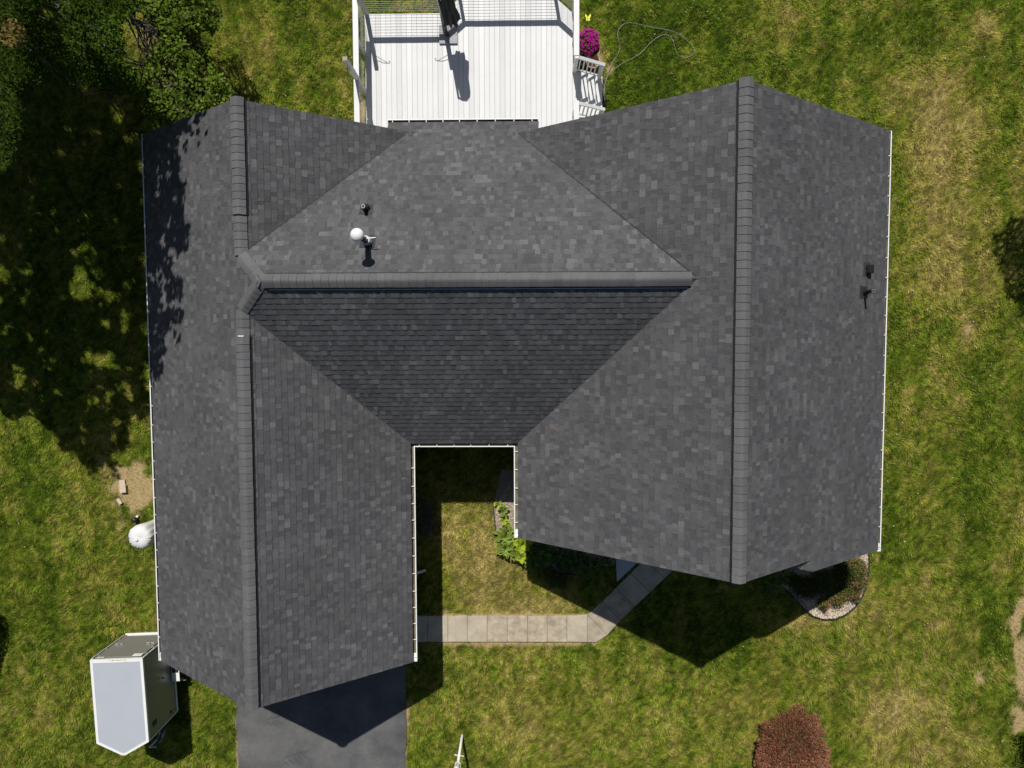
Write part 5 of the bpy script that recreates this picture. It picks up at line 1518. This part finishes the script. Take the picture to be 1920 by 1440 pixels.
# ------------------------------------------------------------------ cargo trailer
ZT, ZF = 2.01, 0.345
c4 = {k: at(*q, ZT) for k, q in dict(rl=(168, 1236), rr=(267, 1234), fr=(279, 1391), no=(235.5, 1416), fl=(180, 1393)).items()}
rl = c4['rl']
ax = (c4['fr'] - c4['rr']); ax.z = 0; Lb = ax.length; ax.normalize(); sd = Vector((-ax.y, ax.x, 0))   # ax forward, sd to the trailer's left... in plan
wd = (c4['rl'] - c4['rr']).dot(sd); 
if wd < 0: sd = -sd; wd = -wd
rr_ = c4['rr']; ctr = rr_ + ax * Lb / 2 + sd * wd / 2
tr = thing('cargo_trailer', 'enclosed cargo trailer with white roof parked by the left wing corner', 'trailer', (ctr.x, ctr.y, 0))
nose = (c4['no'] - rr_); nl_, nw_ = nose.dot(ax), wd / 2
out5 = [(0, 0), (Lb, 0), (nl_, nw_ - .05), (nl_, nw_ + .05), (Lb, wd), (0, wd)]
W3 = lambda a, s, z: Vector((rr_.x, rr_.y, 0)) + ax * a + sd * s + Vector((0, 0, z))
def prism5(pts, z0, z1): 
    mb = MB(); n_ = len(pts); V = [W3(a, s, z0) for a, s in pts] + [W3(a, s, z1) for a, s in pts]
    mb.add(V, [tuple(range(n_))[::-1], tuple(range(n_, 2 * n_))] + [(i, (i + 1) % n_, n_ + (i + 1) % n_, n_ + i) for i in range(n_)]); return mb
def shrink(pts, d):
    ca = sum(p[0] for p in pts) / len(pts); cs = wd / 2
    f = 1 - d / (wd / 2); return [(ca + (a - ca) * (1 - d / (nl_ / 2)), cs + (s - cs) * f) for a, s in pts]
prism5(shrink(out5, .018), ZF, ZT - .03).build('body', M['trailer_side'], tr)
# roof: raised bright rim round a slightly lower skin
inn = shrink(out5, .075); rim = MB(); n_ = len(out5)
V = [W3(a, s, ZT) for a, s in out5] + [W3(a, s, ZT) for a, s in inn] + [W3(a, s, ZT - .07) for a, s in out5] + [W3(a, s, ZT - .02) for a, s in inn]
F = []
for i in range(n_):
    j = (i + 1) % n_; F += [(i, j, n_ + j, n_ + i), (i, 2 * n_ + i, 2 * n_ + j, j), (n_ + i, n_ + j, 3 * n_ + j, 3 * n_ + i)]
rim.add(V, F); rim.build('roof_rim', M['trailer_trim'], tr)
prism5(shrink(out5, .07), ZT - .03, ZT - .008).build('roof', M['trailer_roof'], tr)
mb = MB(); mb.add([W3(.015 + .02 * (k % 2), wd * (.32 + .04 * k), ZT + .003) for k in range(9)] + [W3(.055 - .012 * ((k * 7) % 3), wd * (.32 + .04 * k), ZT + .003) for k in range(9)], [(k, k + 1, 10 + k, 9 + k) for k in range(8)]); mb.build('rust_stain', M['rust'], tr)
# corner trims and lower rub rails
for a, s in out5:
    mb = MB(); c0 = shrink([(a, s)] + out5, .0)[0]; mb.box(W3(a * .995 + .006, s + (.010 if s < wd / 2 else -.010), (ZT + ZF) / 2 - .03), (.03, .03, ZT - ZF - .08)); mb.build('corner_trim', M['trailer_trim'], tr)
for (a0, s0), (a1, s1) in zip(out5, out5[1:] + out5[:1]):
    mb = MB(); mb.bar(W3(a0, s0, ZF + .03), W3(a1, s1, ZF + .03), .02, .06); mb.build('rub_rail', M['trailer_trim'], tr)
# ramp door with bars, hinges, plate (rear face at a = 0)
mb = MB(); q0 = W3(-.006, wd / 2, (ZT + ZF) / 2); R = Matrix((ax, sd, Vector((0, 0, 1)))).transposed()
mb.box(q0, (.03, wd - .16, ZT - ZF - .22), rot=R); rd = mb.build('ramp_door', M['trailer_side'], tr, bevel=.006)
for s in (.06, wd - .06):
    mb = MB(); mb.box(W3(-.012, s, (ZT + ZF) / 2), (.03, .035, ZT - ZF - .2), rot=R); mb.build('latch_bar', M['dark_steel'], rd)
    mb = MB()
    for z in (ZF + .35, ZF + 1.0, ZT - .28): mb.box(W3(-.03, s, z), (.03, .09, .05), rot=R)
    mb.build('hinge', M['steel'], rd)
for s in (.28, wd - .28):
    mb = MB(); mb.bar(W3(-.04, s - .1, 1.05), W3(-.05, s + .1, 1.08), .02, .03); mb.bar(W3(-.03, s, .98), W3(-.05, s, 1.12), .03, .02); mb.build('door_latch', M['steel'], rd)
mb = MB(); mb.box(W3(-.03, .22, ZT - .18), (.012, .26, .13), rot=R); mb.build('number_plate', M['white_metal'], rd)
mb = MB(); mb.box(W3(-.025, wd - .26, ZT - .10), (.015, .20, .05), rot=R); mb.build('door_stop', M['paver'], rd)
for s in (.10, wd - .10):
    mb = MB(); mb.box(W3(-.03, s, ZF + .10), (.02, .08, .04), rot=R); mb.build('tail_light', M['red_lens'], tr)
mb = MB(); mb.bar(W3(-.03, .05, ZF - .02), W3(-.03, wd - .05, ZF - .02), .03, .05); mb.build('bumper', M['trailer_trim'], tr)
# wheels and fenders
for s, sg in ((-.13, -1), (wd + .13, 1)):
    cw = W3(Lb * .42, s, .30)
    def disc(r0, r1, h, nm, m_, par):
        mb = MB(); n2 = 28; V = []
        for dx in (-h / 2, h / 2):
            for k in range(n2):
                a = 2 * math.pi * k / n2; V.append(cw + ax * (r1 * math.cos(a)) + Vector((0, 0, r1 * math.sin(a))) + sd * dx)
        mb.add(V, [tuple(range(n2)), tuple(range(n2, 2 * n2))[::-1]] + [(k, (k + 1) % n2, n2 + (k + 1) % n2, n2 + k) for k in range(n2)]); return mb.build(nm, m_, par)
    wh = disc(0, .30, .18, 'wheel', M['tyre'], tr); disc(0, .17, .20, 'hub', M['trailer_trim'], wh)
    mb = MB(); w2 = .23; pr = [(-.40, .30), (-.36, .58), (.36, .58), (.40, .30)]
    V = [W3(Lb * .42 + a, s - w2 / 2, z) for a, z in pr] + [W3(Lb * .42 + a, s + w2 / 2, z) for a, z in pr]
    mb.add(V, [(0, 1, 5, 4), (1, 2, 6, 5), (2, 3, 7, 6)]); mb.build('fender', M['trailer_trim'], tr, bevel=0)
mb = MB(); mb.tube([W3(Lb * .42, -.02, 1.10), W3(Lb * .42, -.10, 1.12)], .012, 6); mb.box(W3(Lb * .42, -.03, 1.1), (.04, .03, .06), rot=R); mb.build('door_hook', M['dark_steel'], tr)
mb = MB(); mb.bar(W3(Lb * .42 + .42, -.06, .42), W3(Lb * .42 + .42, -.34, .40), .02, .02); mb.build('mud_bracket', M['steel'], tr)
for a, z in ((Lb * .86, 1.62), (Lb * .93, .72)):
    mb = MB(); mb.box(W3(a, .010, z), (.14 if z > 1 else .07, .03, .20 if z > 1 else .08), rot=R); mb.build('side_vent', M['black_plastic'], tr, bevel=.01)
mb = MB(); mb.box(W3(Lb * .95, .012, ZF + .16), (.05, .02, .03), rot=R); mb.build('marker_light', M['red_lens'], tr)
# tongue, jack
mb = MB()
tip_ = W3(nl_ + .62, wd / 2 - .04, .36)
mb.bar(W3(Lb - .1, .15, .33), tip_, .06, .08); mb.bar(W3(Lb - .1, wd - .15, .33), tip_, .06, .08); mb.bar(tip_ - ax * .1, tip_ + ax * .14, .06, .07); mb.build('tongue', M['dark_steel'], tr)
mb = MB(); mb.tube([tip_ - ax * .12 + Vector((0, 0, -.25)), tip_ - ax * .12 + Vector((0, 0, .42))], .03, 10); mb.box(tip_ - ax * .12 - Vector((0, 0, .27)), (.14, .14, .02)); mb.bar(tip_ - ax * .12 + Vector((0, 0, .42)), tip_ - ax * .12 + sd * (-.2) + Vector((0, 0, .42)), .02, .02); mb.build('jack', M['trailer_trim'], tr)
mb = MB(); mb.tube([tip_ + Vector((0, 0, .02)) - sd * .05, tip_ - ax * .2 - sd * .16 - Vector((0, 0, .2)), tip_ - ax * .45 - sd * .22 - Vector((0, 0, .05))], .012, 6); mb.build('safety_chain', M['steel'], tr)

print('tabs', len(tabs), 'blades', n_)
